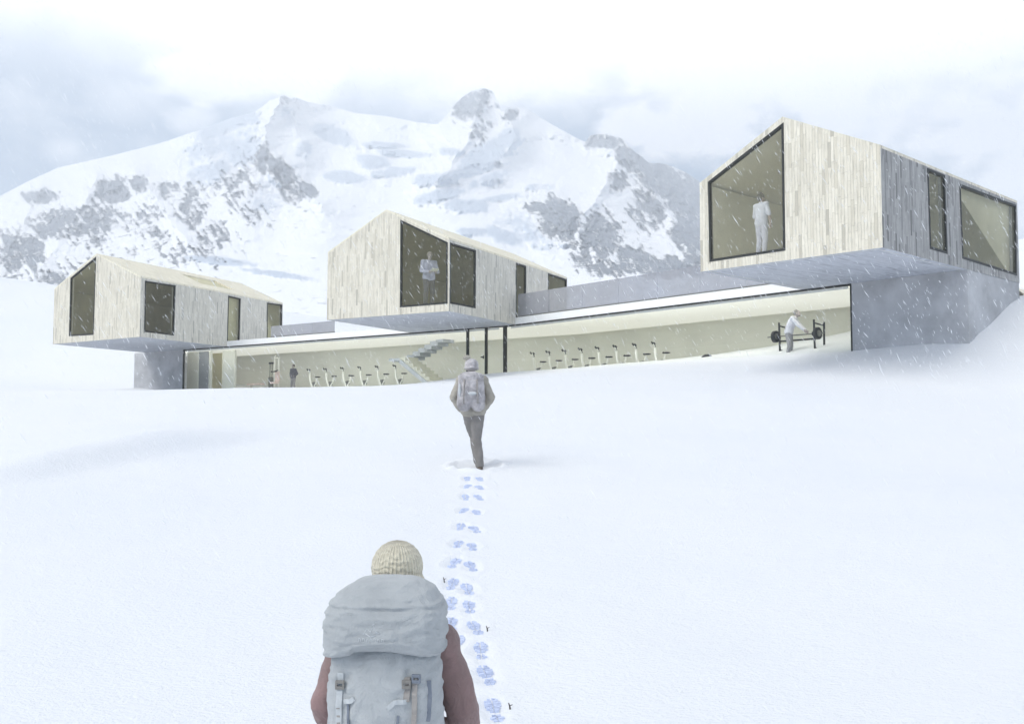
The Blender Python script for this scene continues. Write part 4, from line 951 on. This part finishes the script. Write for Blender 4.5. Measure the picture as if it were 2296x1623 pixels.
# squat rack with barbell
pr = stand(F2, 1752, 0.85, ZF2); ang = math.atan2(F2.U.y, F2.U.x)
rack = thing('squat_rack', 'black metal squat rack with two ladder frames near the gym end', 'rack', pr, ang)
for x0 in (0.0, 1.38):
    for yy in (0.0, 0.50):
        mb = MB(); mb.tube([(x0, yy, 0), (x0 - 0.03 if yy == 0 else x0 + 0.02, yy, 1.36 - yy * .12)], .036, 10); mb.build('upright', M['black'], rack)
    mb = MB()
    for z in (.42, 1.24): mb.tube([(x0, 0, z), (x0, .5, z - .05)], .024, 8)
    mb.build('rung', M['black'], rack)
mb = MB(); mb.tube([(0, .0, .72), (1.38, .0, .72)], .03, 8); mb.build('crossbar', M['black'], rack)
for x0 in (0.0, 1.38):
    mb = MB(); mb.box((x0, -.06, .84), (.06, .14, .04)); mb.box((x0, -.12, .89), (.06, .03, .1)); mb.build('hook', M['black'], rack, fix=True)
Rr = Matrix.Rotation(ang, 3, 'Z'); pbar = pr + Rr @ Vector((.66, -.06, .885))
bar = thing('barbell', 'barbell with black plates resting on the squat rack hooks', 'barbell', pbar, ang)
mb = MB(); mb.tube([(-1.12, 0, 0), (1.12, 0, 0)], .022, 10); mb.build('bar', M['steel'], bar)
for x0 in (-.80, .86):
    mb = MB(); mb.tube([(x0 - .05, 0, 0), (x0 + .05, 0, 0)], .20, 28, smooth=False); mb.build('weight_plate', M['black'], bar)
    mb = MB(); mb.tube([(x0 - .08, 0, 0), (x0 + .08, 0, 0)], .10, 20, smooth=False); mb.build('weight_plate', M['steel'], bar)
# dark ball
pbl = stand(F2, 1587, 1.3, ZF2 + 0.25); mb = MB()
rings = []
for q in range(15):
    t = R(-89 + 178 * q / 14); rings.append([(0.25 * math.cos(t) * math.cos(g), 0.25 * math.cos(t) * math.sin(g), 0.25 * math.sin(t) + 0.004 * (q % 2)) for g in [2 * math.pi * z / 28 for z in range(28)]])
mb.grid(rings); bo = mb.build('exercise_ball', M['black']); bo.location = pbl; tag(bo, 'black exercise ball, only its top showing above the snow line', 'ball')

# weight machine
pwm = stand(F1, 600, 3.0, ZF1)
wm = thing('weight_machine', 'white and pink multi-station weight machine with a flat bench', 'weight machine', pwm, math.atan2(F1.U.y, F1.U.x))
mb = MB(); mb.box((0, 0, .04), (1.5, .7, .08)); mb.box((.25, .25, 1.0), (.07, .07, 2.0)); mb.box((.62, .25, 1.02), (.07, .07, 2.05)); mb.box((.44, .25, 2.02), (.5, .07, .07)); mb.tube([(.5, .2, 2.05), (.75, -.1, 2.12), (.86, -.3, 1.98)], .03); mb.build('frame', M['whitemetal'], wm, fix=True)
mb = MB()
for i in range(10): mb.box((.0, .2, .2 + i * .075), (.24, .2, .068))
mb.build('weight_stack', M['steel'], wm, fix=True)
for x in (-.10, .09): mb = MB(); mb.tube([(x, .2, .05), (x, .2, 1.72)], .02, 8); mb.build('guide_rod', M['black'], wm)
mb = MB(); mb.box((0, .2, 1.73), (.3, .12, .1)); mb.build('pulley_head', M['black'], wm, fix=True)
mb = MB(); mb.box((-1.15, 0, .52), (1.25, .32, .09)); mb.build('bench', M['pinkvinyl'], wm, fix=True)
mb = MB(); mb.tube([(-1.62, -.12, 0), (-1.52, 0, .48)], .04); mb.tube([(-1.62, .12, 0), (-1.52, 0, .48)], .04); mb.tube([(-.62, 0, 0), (-.62, 0, .48)], .04); mb.build('bench_leg', M['whitemetal'], wm)
mb = MB(); mb.box((.62, -.05, .55), (.36, .36, .09)); mb.box((.62, .16, .92), (.32, .08, .6)); mb.build('seat', M['pinkvinyl'], wm, fix=True)
mb = MB(); mb.tube([(.4, -.1, 1.2), (.86, -.1, 1.2)], .03); mb.tube([(.62, .2, 1.3), (.62, -.1, 1.2)], .03); mb.ell((.42, -.1, 1.2), (.05, .05, .05)); mb.build('press_arm', M['black'], wm)
mb = MB(); mb.tube([(1.05, -.2, 0), (1.05, -.2, .22)], [.06, .03]); mb.box((1.05, -.2, .02), (.2, .2, .04)); mb.build('foot_peg', M['whitemetal'], wm, fix=True)

# ---------------------------------------------------------------- hiker walking up ahead
ph = hit_ground(1069, 1047)
dh = pix_dir(1052, 803); hh = math.hypot(ph.x, ph.y) * dh.z / math.hypot(dh.x, dh.y) - ph.z
hik, hj, hk = person('person', 'hiker in pale knitted hat and beige jacket walking up to the building', ph - Vector((0, 0, .06)), 0.0,
    dict(pel=(-.06, .02, .96), wai=(-.07, .04, 1.10), che=(-.08, .07, 1.32), nec=(-.09, .09, 1.47), hed=(-.09, .11, 1.62), shL=(-.25, .07, 1.41), shR=(.09, .07, 1.41),
         elL=(-.365, .0, 1.15), elR=(.225, -.0, 1.15), wrL=(-.25, .12, .96), wrR=(.09, .12, .96), hiL=(-.14, .02, .93), hiR=(.02, .02, .93),
         knL=(-.045, .22, .53), knR=(-.01, .05, .50), anL=(.015, .26, .14), anR=(.05, -.06, .085)), hh + .06 - .02,
    ('greyskin', 'beige_jacket', 'brown_trousers', 'hair_dark'), hair='short', hands=((.6, .6, -.3), (-.6, .6, -.3)), curl=(0.7, 0.7), shoe='boots', disp=(0.12, 0.03), thick=0.97)
mb = MB(); hc = hj['hed']; mb.ell(hc + Vector((0, -.005, .055)) * hk, (.112 * hk, .122 * hk, .098 * hk)); mb.ell(hc + Vector((0, -.005, .0)) * hk, (.120 * hk, .128 * hk, .05 * hk))
ht = mb.remesh('hat', M['knit_pale'], hik, .010, 2, (0.03, 0.01))
mb = MB(); mb.ell(hc + Vector((-.075, -.01, .165)) * hk, (.062 * hk, .055 * hk, .042 * hk)); pm2 = mb.remesh('pompom', M['beige_jacket'], ht, .009, 1, (0.02, 0.02))
# his pack, a thing of its own
mb = MB(); mb.ell(Vector((-.09, .05, 1.475)) * hk, (.135 * hk, .12 * hk, .075 * hk)); mb.ell(Vector((-.09, -.02, 1.45)) * hk, (.115 * hk, .09 * hk, .08 * hk)); mb.remesh('hood', M['beige_jacket'], hik, .012, 3, (0.07, 0.025))
packp = Vector(hik.location) + Vector((-.085, -.17, 1.265)) * hk
pk = thing('backpack', 'small lilac grey backpack worn by the hiker walking ahead', 'backpack', packp)
mb = MB()
for x in (-.1, .1):
    mb.cap((x, 0, .16), (x * 1.05, -.01, -.22), .105, .12)
mb.ell((0, -.06, .02), (.17, .12, .2)); mb.remesh('bag', M['pack_lilac'], pk, .012, 4, (0.09, 0.035))
mb = MB(); mb.ell((0, .0, .20), (.21, .14, .085)); mb.cap((-.1, -.06, .17), (.1, -.06, .17), .075, .075); mb.remesh('lid', M['pack_lilac'], pk, .012, 2, (0.06, 0.04))
for x in (-.1, .1):
    mb = MB(); mb.tube([(x, -.14, .16), (x * 1.05, -.185, 0), (x * 1.1, -.15, -.22)], .014, 6); mb.build('strap', M['brown_web'], pk)
    mb = MB(); mb.tube([(x * 1.2, .06, .2), (x * 1.5, .2, .22), (x * 1.6, .32, .05), (x * 1.4, .2, -.2)], .026, 8); mb.build('shoulder_strap', M['dark_web'], pk)
mb = MB(); mb.ell((-.17, -.07, -.02), (.03, .05, .12)); mb.ell((.03, -.165, -.06), (.07, .03, .03)); mb.build('reflective_patch', M['pale_web'], pk, fix=True)

# ---------------------------------------------------------------- hiker in the foreground
DF = 4.45
hx = (893 - 1148) / FPX * DF; gz = float(ground_z([hx], [DF])[0]) - 0.02
topd = pix_dir(893, 1221); ztop = DF * topd.z / topd.y
fH = (ztop - gz) - 0.02
fg, fj, fk = person('person', 'hiker in faded maroon jacket seen from behind in the foreground', (hx, DF, gz), R(-5),
    dict(elL=(-.30, -.03, 1.10), elR=(.295, -.02, 1.08), wrL=(-.27, .14, .88), wrR=(.29, .14, .88), shL=(-.20, 0, 1.375), shR=(.19, 0, 1.345), knL=(-.11, .12, .52), anL=(-.12, .1, .09)), fH,
    ('skin', 'maroon', 'brown_trousers', 'hair_dark'), hair='short', shoe='boots', disp=(0.14, 0.03), thick=1.0, voxel=0.008)
mb = MB(); hc = fj['hed'] + Vector((0, 0, .0)); mb.ell(hc + Vector((0, -.01, .045)) * fk, (.114 * fk, .124 * fk, .115 * fk)); mb.ell(hc + Vector((0, -.01, -.015)) * fk, (.121 * fk, .13 * fk, .062 * fk))
ho = mb.remesh('hat', M['knit'], fg, .006, 2, (0.012, 0.006))
# knit pattern turns about the hat's own axis
ho_me = ho.data; off = Vector((hc.x, hc.y - .01 * fk, hc.z)); ho_me.transform(Matrix.Translation(-off)); ho.location = off

bx = (863 - 1148) / FPX * (DF - .32)
PKZ = -1.075
pk = thing('backpack', 'large blue grey hiking backpack with buckled lid in the foreground', 'backpack', (bx, DF - .26, PKZ), R(-4))
def shell(name, prof, mat, wr, seed, n=96, m=90, ex=3.2, sub=None):
    """soft sewn box: rings (z, half width, half depth, shift x, shift y) with fabric folds"""
    zs = [p[0] for p in prof]; tt = np.linspace(0, 1, len(prof)); T = np.linspace(0, 1, m); arr = np.array(prof)
    sm = lambda c: np.convolve(np.pad(np.interp(T, tt, c), 4, mode='edge'), np.ones(9) / 9, mode='valid')
    Z, W_, D_, SX, SY = [sm(arr[:, k]) for k in range(5)]
    th = np.arange(n) / n * 2 * np.pi; ct, st = np.cos(th), np.sin(th)
    ux = np.sign(ct) * np.abs(ct) ** (2 / ex); uy = np.sign(st) * np.abs(st) ** (2 / ex)
    X = SX[:, None] + 0.008 + W_[:, None] * ux * (0.965 if name == 'bag' else 0.98); Y = SY[:, None] + D_[:, None] * uy; ZZ = np.repeat(Z[:, None], n, 1)
    dsp = wr(X, Y, ZZ); nrm = np.sqrt(ux ** 2 + uy ** 2); X = X + dsp * ux / nrm; Y = Y + dsp * uy / nrm
    if sub is not None: ZZ = ZZ + sub(X, Y, ZZ)
    mb = MB(); mb.grid([[(X[a, b], Y[a, b], ZZ[a, b]) for b in range(n)] for a in range(m)]); return mb.build(name, mat, pk, fix=True)
def bag_folds(X, Y, Z):
    top = np.exp(-((Z - .17) / .10) ** 2)
    return .015 * fbm(X * 7 + 3, Z * 3.2, 5, 91, .58) + top * .022 * fbm(X * 26, Z * 3 + Y * 4, 3, 95) + .013 * fbm(X * 5 + Z * 9, Z * 16 - X * 10, 3, 97, .6, True) - .007 * np.exp(-((np.abs(X) - .125) / .010) ** 2) + .022 * np.exp(-(X / .11) ** 4) * np.exp(-((Z + .16) / .24) ** 4)
bag = shell('bag', [(-.64, .12, .08, 0, 0), (-.63, .19, .12, 0, 0), (-.5, .225, .15, 0, -.005), (-.3, .232, .16, .0, -.01), (-.1, .232, .158, 0, -.01), (.05, .228, .150, 0, -.005), (.15, .215, .14, 0, 0), (.20, .205, .13, 0, 0), (.22, .10, .08, 0, 0)], M['pack_grey'], bag_folds, 5)
def lid_folds(X, Y, Z):
    return .014 * fbm(X * 5 + 9, Z * 6, 5, 101, .6) + .016 * fbm(X * 4 - Z * 9, Z * 16 + X * 5, 3, 105, .6, True) + .006 * np.exp(-((Z - .365) / .006) ** 2) * (Y < 0) - .006 * np.exp(-((Z - .352) / .006) ** 2) * (Y < 0) + .01 * np.exp(-((Z - .19) / .02) ** 2) * fbm(X * 18, Z * 0, 2, 107)
lid = shell('lid', [(.165, .15, .10, 0, -.01), (.160, .205, .15, 0, -.015), (.175, .232, .180, 0, -.02), (.23, .238, .190, 0, -.022), (.29, .240, .188, .002, -.02), (.345, .232, .178, .004, -.015), (.385, .205, .155, .008, -.005), (.42, .165, .125, .012, 0), (.445, .125, .09, .015, 0), (.457, .08, .05, .015, 0), (.460, .02, .015, .015, 0)], M['pack_lid'], lid_folds, 6, ex=3.6,
    sub=lambda X, Y, Z: (.030 * (1 - (X / .2) ** 2) * (Y < 0.05) - .012 * (X < -.1) * (Y < 0.05)) * np.clip((.27 - Z) / .10, 0, 1))
# stitched pale emblem and blurred line of lettering on the lid
def on_lid(x, z):
    ok, loc, nrm, _ = lid.ray_cast(Vector((x, -1.0, z)), Vector((0, 1, 0))); return (loc + nrm * .002) if ok else None
mb = MB()
for st in ([(-.03, .262), (-.015, .285), (0, .275), (.01, .297), (.022, .275), (.036, .268)], [(-.02, .268), (0, .255), (.02, .262)], [(.004, .297), (.012, .305)]):
    q = [on_lid(x - .015, z) for x, z in st]
    if all(q): mb.tube([v + Vector((0, .0012, 0)) for v in q], .0020, 6)
for i in range(7):
    x = -.06 + i * .015; z = .243 + .002 * math.sin(i * 2.1); h = .006
    for a, b in (((x, z - h), (x, z + h)), ((x, z + h), (x + .007, z + h * .6)), ((x + .007, z + h * .6), (x + .008, z - h))):
        q = [on_lid(*a), on_lid(*b)]
        if all(q): mb.tube([v + Vector((0, .0012, 0)) for v in q], .0014, 5)
mb.build('emblem', M['emblem'], lid)
def on_bag(x, z, up=.006):
    ok, loc, nrm, _ = bag.ray_cast(Vector((x, -1.0, z)), Vector((0, 1, 0))); return (loc + Vector((0, -up, 0))) if ok else Vector((x, -.15, z))
def strap(pts, w_, mat, name='strap', up=.005, n=7):
    mb = MB(); P = [on_bag(x, z, up) for x, z in pts]; fine = []
    for a, b in zip(P, P[1:]):
        for i in range(n): fine.append(a + (b - a) * i / n)
    fine.append(P[-1]); fine = [on_bag(p.x, p.z, up) for p in fine]
    rings = []
    for i, p in enumerate(fine):
        d = (fine[min(i + 1, len(fine) - 1)] - fine[max(i - 1, 0)]).normalized(); sx = Vector((d.z, 0, -d.x)).normalized() * w_ / 2; ny_ = Vector((0, -.0035, 0))
        rings.append([p - sx - ny_, p + sx - ny_, p + sx + ny_, p - sx + ny_])
    mb.grid(rings, smooth=False); return mb.build(name, mat, pk, fix=True)
strap([(-.148, .10), (-.15, -.02), (-.148, -.16), (-.14, -.34), (-.135, -.46)], .024, M['pale_web'])
strap([(-.112, -.01), (-.105, -.10), (-.085, -.22), (-.06, -.40)], .008, M['dark_web'], 'cord')
strap([(-.152, -.03), (-.145, -.16), (-.135, -.28)], .014, M['brown_web'])
strap([(.148, .10), (.15, -.03), (.146, -.16), (.12, -.30), (.10, -.46)], .020, M['brown_web'])
strap([(.09, -.05), (.08, -.16), (.065, -.30), (.055, -.40)], .009, M['dark_web'], 'cord')
strap([(.118, .09), (.12, .04), (.118, .0)], .024, M['brown_web'])
strap([(-.13, -.005), (-.10, .0), (-.085, .012)], .018, M['pale_web'], 'loop')
strap([(.05, -.02), (.075, .0), (.12, .0)], .018, M['pale_web'], 'loop')
strap([(.20, .07), (.205, -.0), (.20, -.08)], .016, M['dark_web'])
for (x, z, mt) in ((-.148, .045, 'tan'), (.118, .055, 'tan'), (.155, .075, 'dark_web'), (-.06, -.37, 'dark_web'), (.06, -.36, 'dark_web')):
    p = on_bag(x, z, .012); mb = MB(); mb.box(p, (.034, .014, .012)); mb.box(p + Vector((0, 0, .022)), (.034, .014, .010)); mb.box(p + Vector((-.014, 0, .011)), (.007, .012, .03)); mb.box(p + Vector((.014, 0, .011)), (.007, .012, .03)); mb.build('buckle', M[mt], pk, fix=True)
for q in (-1, 1):
    mb = MB(); mb.cap((q * .225, .02, -.20), (q * .225, .01, -.42), .06, .065); mb.remesh('side_pocket', M['pack_grey'], pk, .01, 3, (0.08, 0.02))
    mb = MB(); mb.tube([(q * .12, .10, .20), (q * .15, .24, .26), (q * .17, .36, .12), (q * .17, .34, -.08), (q * .15, .12, -.25)], .03, 8); mb.build('shoulder_strap', M['dark_web'], pk)

# ---------------------------------------------------------------- footprints between the two hikers
def tread(mb, c, X, Y, rx, ry, nb):
    """a patch of raised sole bars inside an oval"""
    n = nb
    for i in range(n):
        t = (i + .5) / n * 2 - 1; half = rx * math.sqrt(max(0.05, 1 - t * t)); yy = t * ry
        for sg in (-1, 1):
            w1 = half * random.uniform(.60, .95); cx = sg * half * .5 + random.uniform(-.004, .004)
            mb.append((c + X * cx + Y * yy, (w1, ry * 2 / n * random.uniform(.45, .8))))
def footprint(p, ax, side, i, n):
    Y = Vector((math.sin(ax), math.cos(ax), 0)); X = Vector((Y.y, -Y.x, 0))
    sc = 0.90
    where = ('nearest' if i == 0 else ordn[i] + ' nearest' if i < 8 else ('farthest' if i == n - 1 else 'farther, %s from the walking hiker' % ordn[n - 1 - i]))
    root = thing('footprint', 'shadow-blue boot print in the %s-hand line of tracks, %s' % (side, where), 'footprint', p, 0, 'boot prints in the snow')
    for nm, cy, rx, ry, nb in (('forefoot', .085, .066, .105, 6), ('heel', -.125, .050, .055, 3)):
        q = []; tread(q, Vector((p.x, p.y, 0)) + Y * cy * sc, X, Y, rx * sc, ry * sc, nb)
        mb = MB()
        for c, (w1, l1) in q:
            cs = []
            for a, b in ((-.5, -.5), (.5, -.5), (.5, .5), (-.5, .5)):
                v = c + X * (a * w1) + Y * (b * l1 + a * a * .01); cs.append(v)
            zz = ground_z([v.x for v in cs], [v.y for v in cs])
            lo = [Vector((v.x, v.y, z - .03)) - p for v, z in zip(cs, zz)]; hi = [Vector((v.x, v.y, z + random.uniform(-.008, .002))) - p for v, z in zip(cs, zz)]
            mb.face(hi)
            for a in range(4): mb.face([lo[a], lo[(a + 1) % 4], hi[(a + 1) % 4], hi[a]])
        mb.build(nm, M['print'], root, fix=True)
for q in prints: footprint(*q)
# small dark twigs poking out beside the tracks
for i, (u, v, lb) in enumerate([(997, 1306, 'dark twig poking from snow beside the left-hand tracks and backpack lid'), (1094, 1417, 'dark twig in snow right of the tracks, halfway to the walking hiker'), (1145, 1592, 'dark twig in snow beside the nearest boot print'), (1094, 1057, 'tiny dark twig in snow beside the walking hiker')]):
    p = hit_ground(u, v); mb = MB(); L_ = .038 if i < 3 else .03; mb.tube([(0, 0, -.03), (-.006, 0, L_ * .5), (-.014, .004, L_)], [.006, .005, .003], 7); mb.tube([(-.005, 0, L_ * .5), (.012, 0, L_ * .75)], [.003, .002], 6)
    o = mb.build('twig', M['twig']); o.location = p; tag(o, lb, 'twig', 'dark twigs along the tracks')

# ---------------------------------------------------------------- falling snow haze between here and the mountain
hb = MB(); hb.box((0, 900, 270), (4000, 2500, 760)); ho_ = hb.build('haze', [], None)
m = bpy.data.materials.new('snowy air'); m.use_nodes = True; t = NT(m.node_tree); t.n.clear()
out = t.add('ShaderNodeOutputMaterial'); pv = t.add('ShaderNodeVolumePrincipled'); pv.inputs['Color'].default_value = (0.90, 0.945, 1.0, 1); pv.inputs['Density'].default_value = 0.00072; pv.inputs['Anisotropy'].default_value = 0.2
t.l.new(pv.outputs[0], out.inputs['Volume']); ho_.data.materials.append(m); tag(ho_, 'pale snowy haze in the air before the mountain', kind='stuff')

# ---------------------------------------------------------------- wind-driven snow in the air
def snowfall(n=15000):
    v, f = [], []
    fall = Vector((0.50, 0.10, -0.86)).normalized()
    for i in range(n):
        d = 6.5 + 25 * random.random() ** 0.8
        p = pix_dir(random.uniform(-60, 2356), random.uniform(-60, 1683)) * d
        q = (fall + Vector((random.gauss(0, .09), random.gauss(0, .2), random.gauss(0, .07)))).normalized()
        ln = random.uniform(.020, .055); w_ = random.uniform(.0016, .0030) * (0.6 + .04 * d)
        x = q.cross(Vector((0, 1, 0))).normalized(); y = q.cross(x); k = len(v)
        v += [p - q * ln] + [p + (x * math.cos(a) + y * math.sin(a)) * w_ for a in (0, 2.09, 4.19)] + [p + q * ln]
        for a in range(3): b = (a + 1) % 3; f += [(k, k + 1 + b, k + 1 + a), (k + 4, k + 1 + a, k + 1 + b)]
    me = bpy.data.meshes.new('falling_snow'); me.from_pydata(v, [], f); me.update()
    tag(link('falling_snow', me, M['flake']), 'fine slanting snowflakes driven by the wind', kind='stuff')
snowfall()
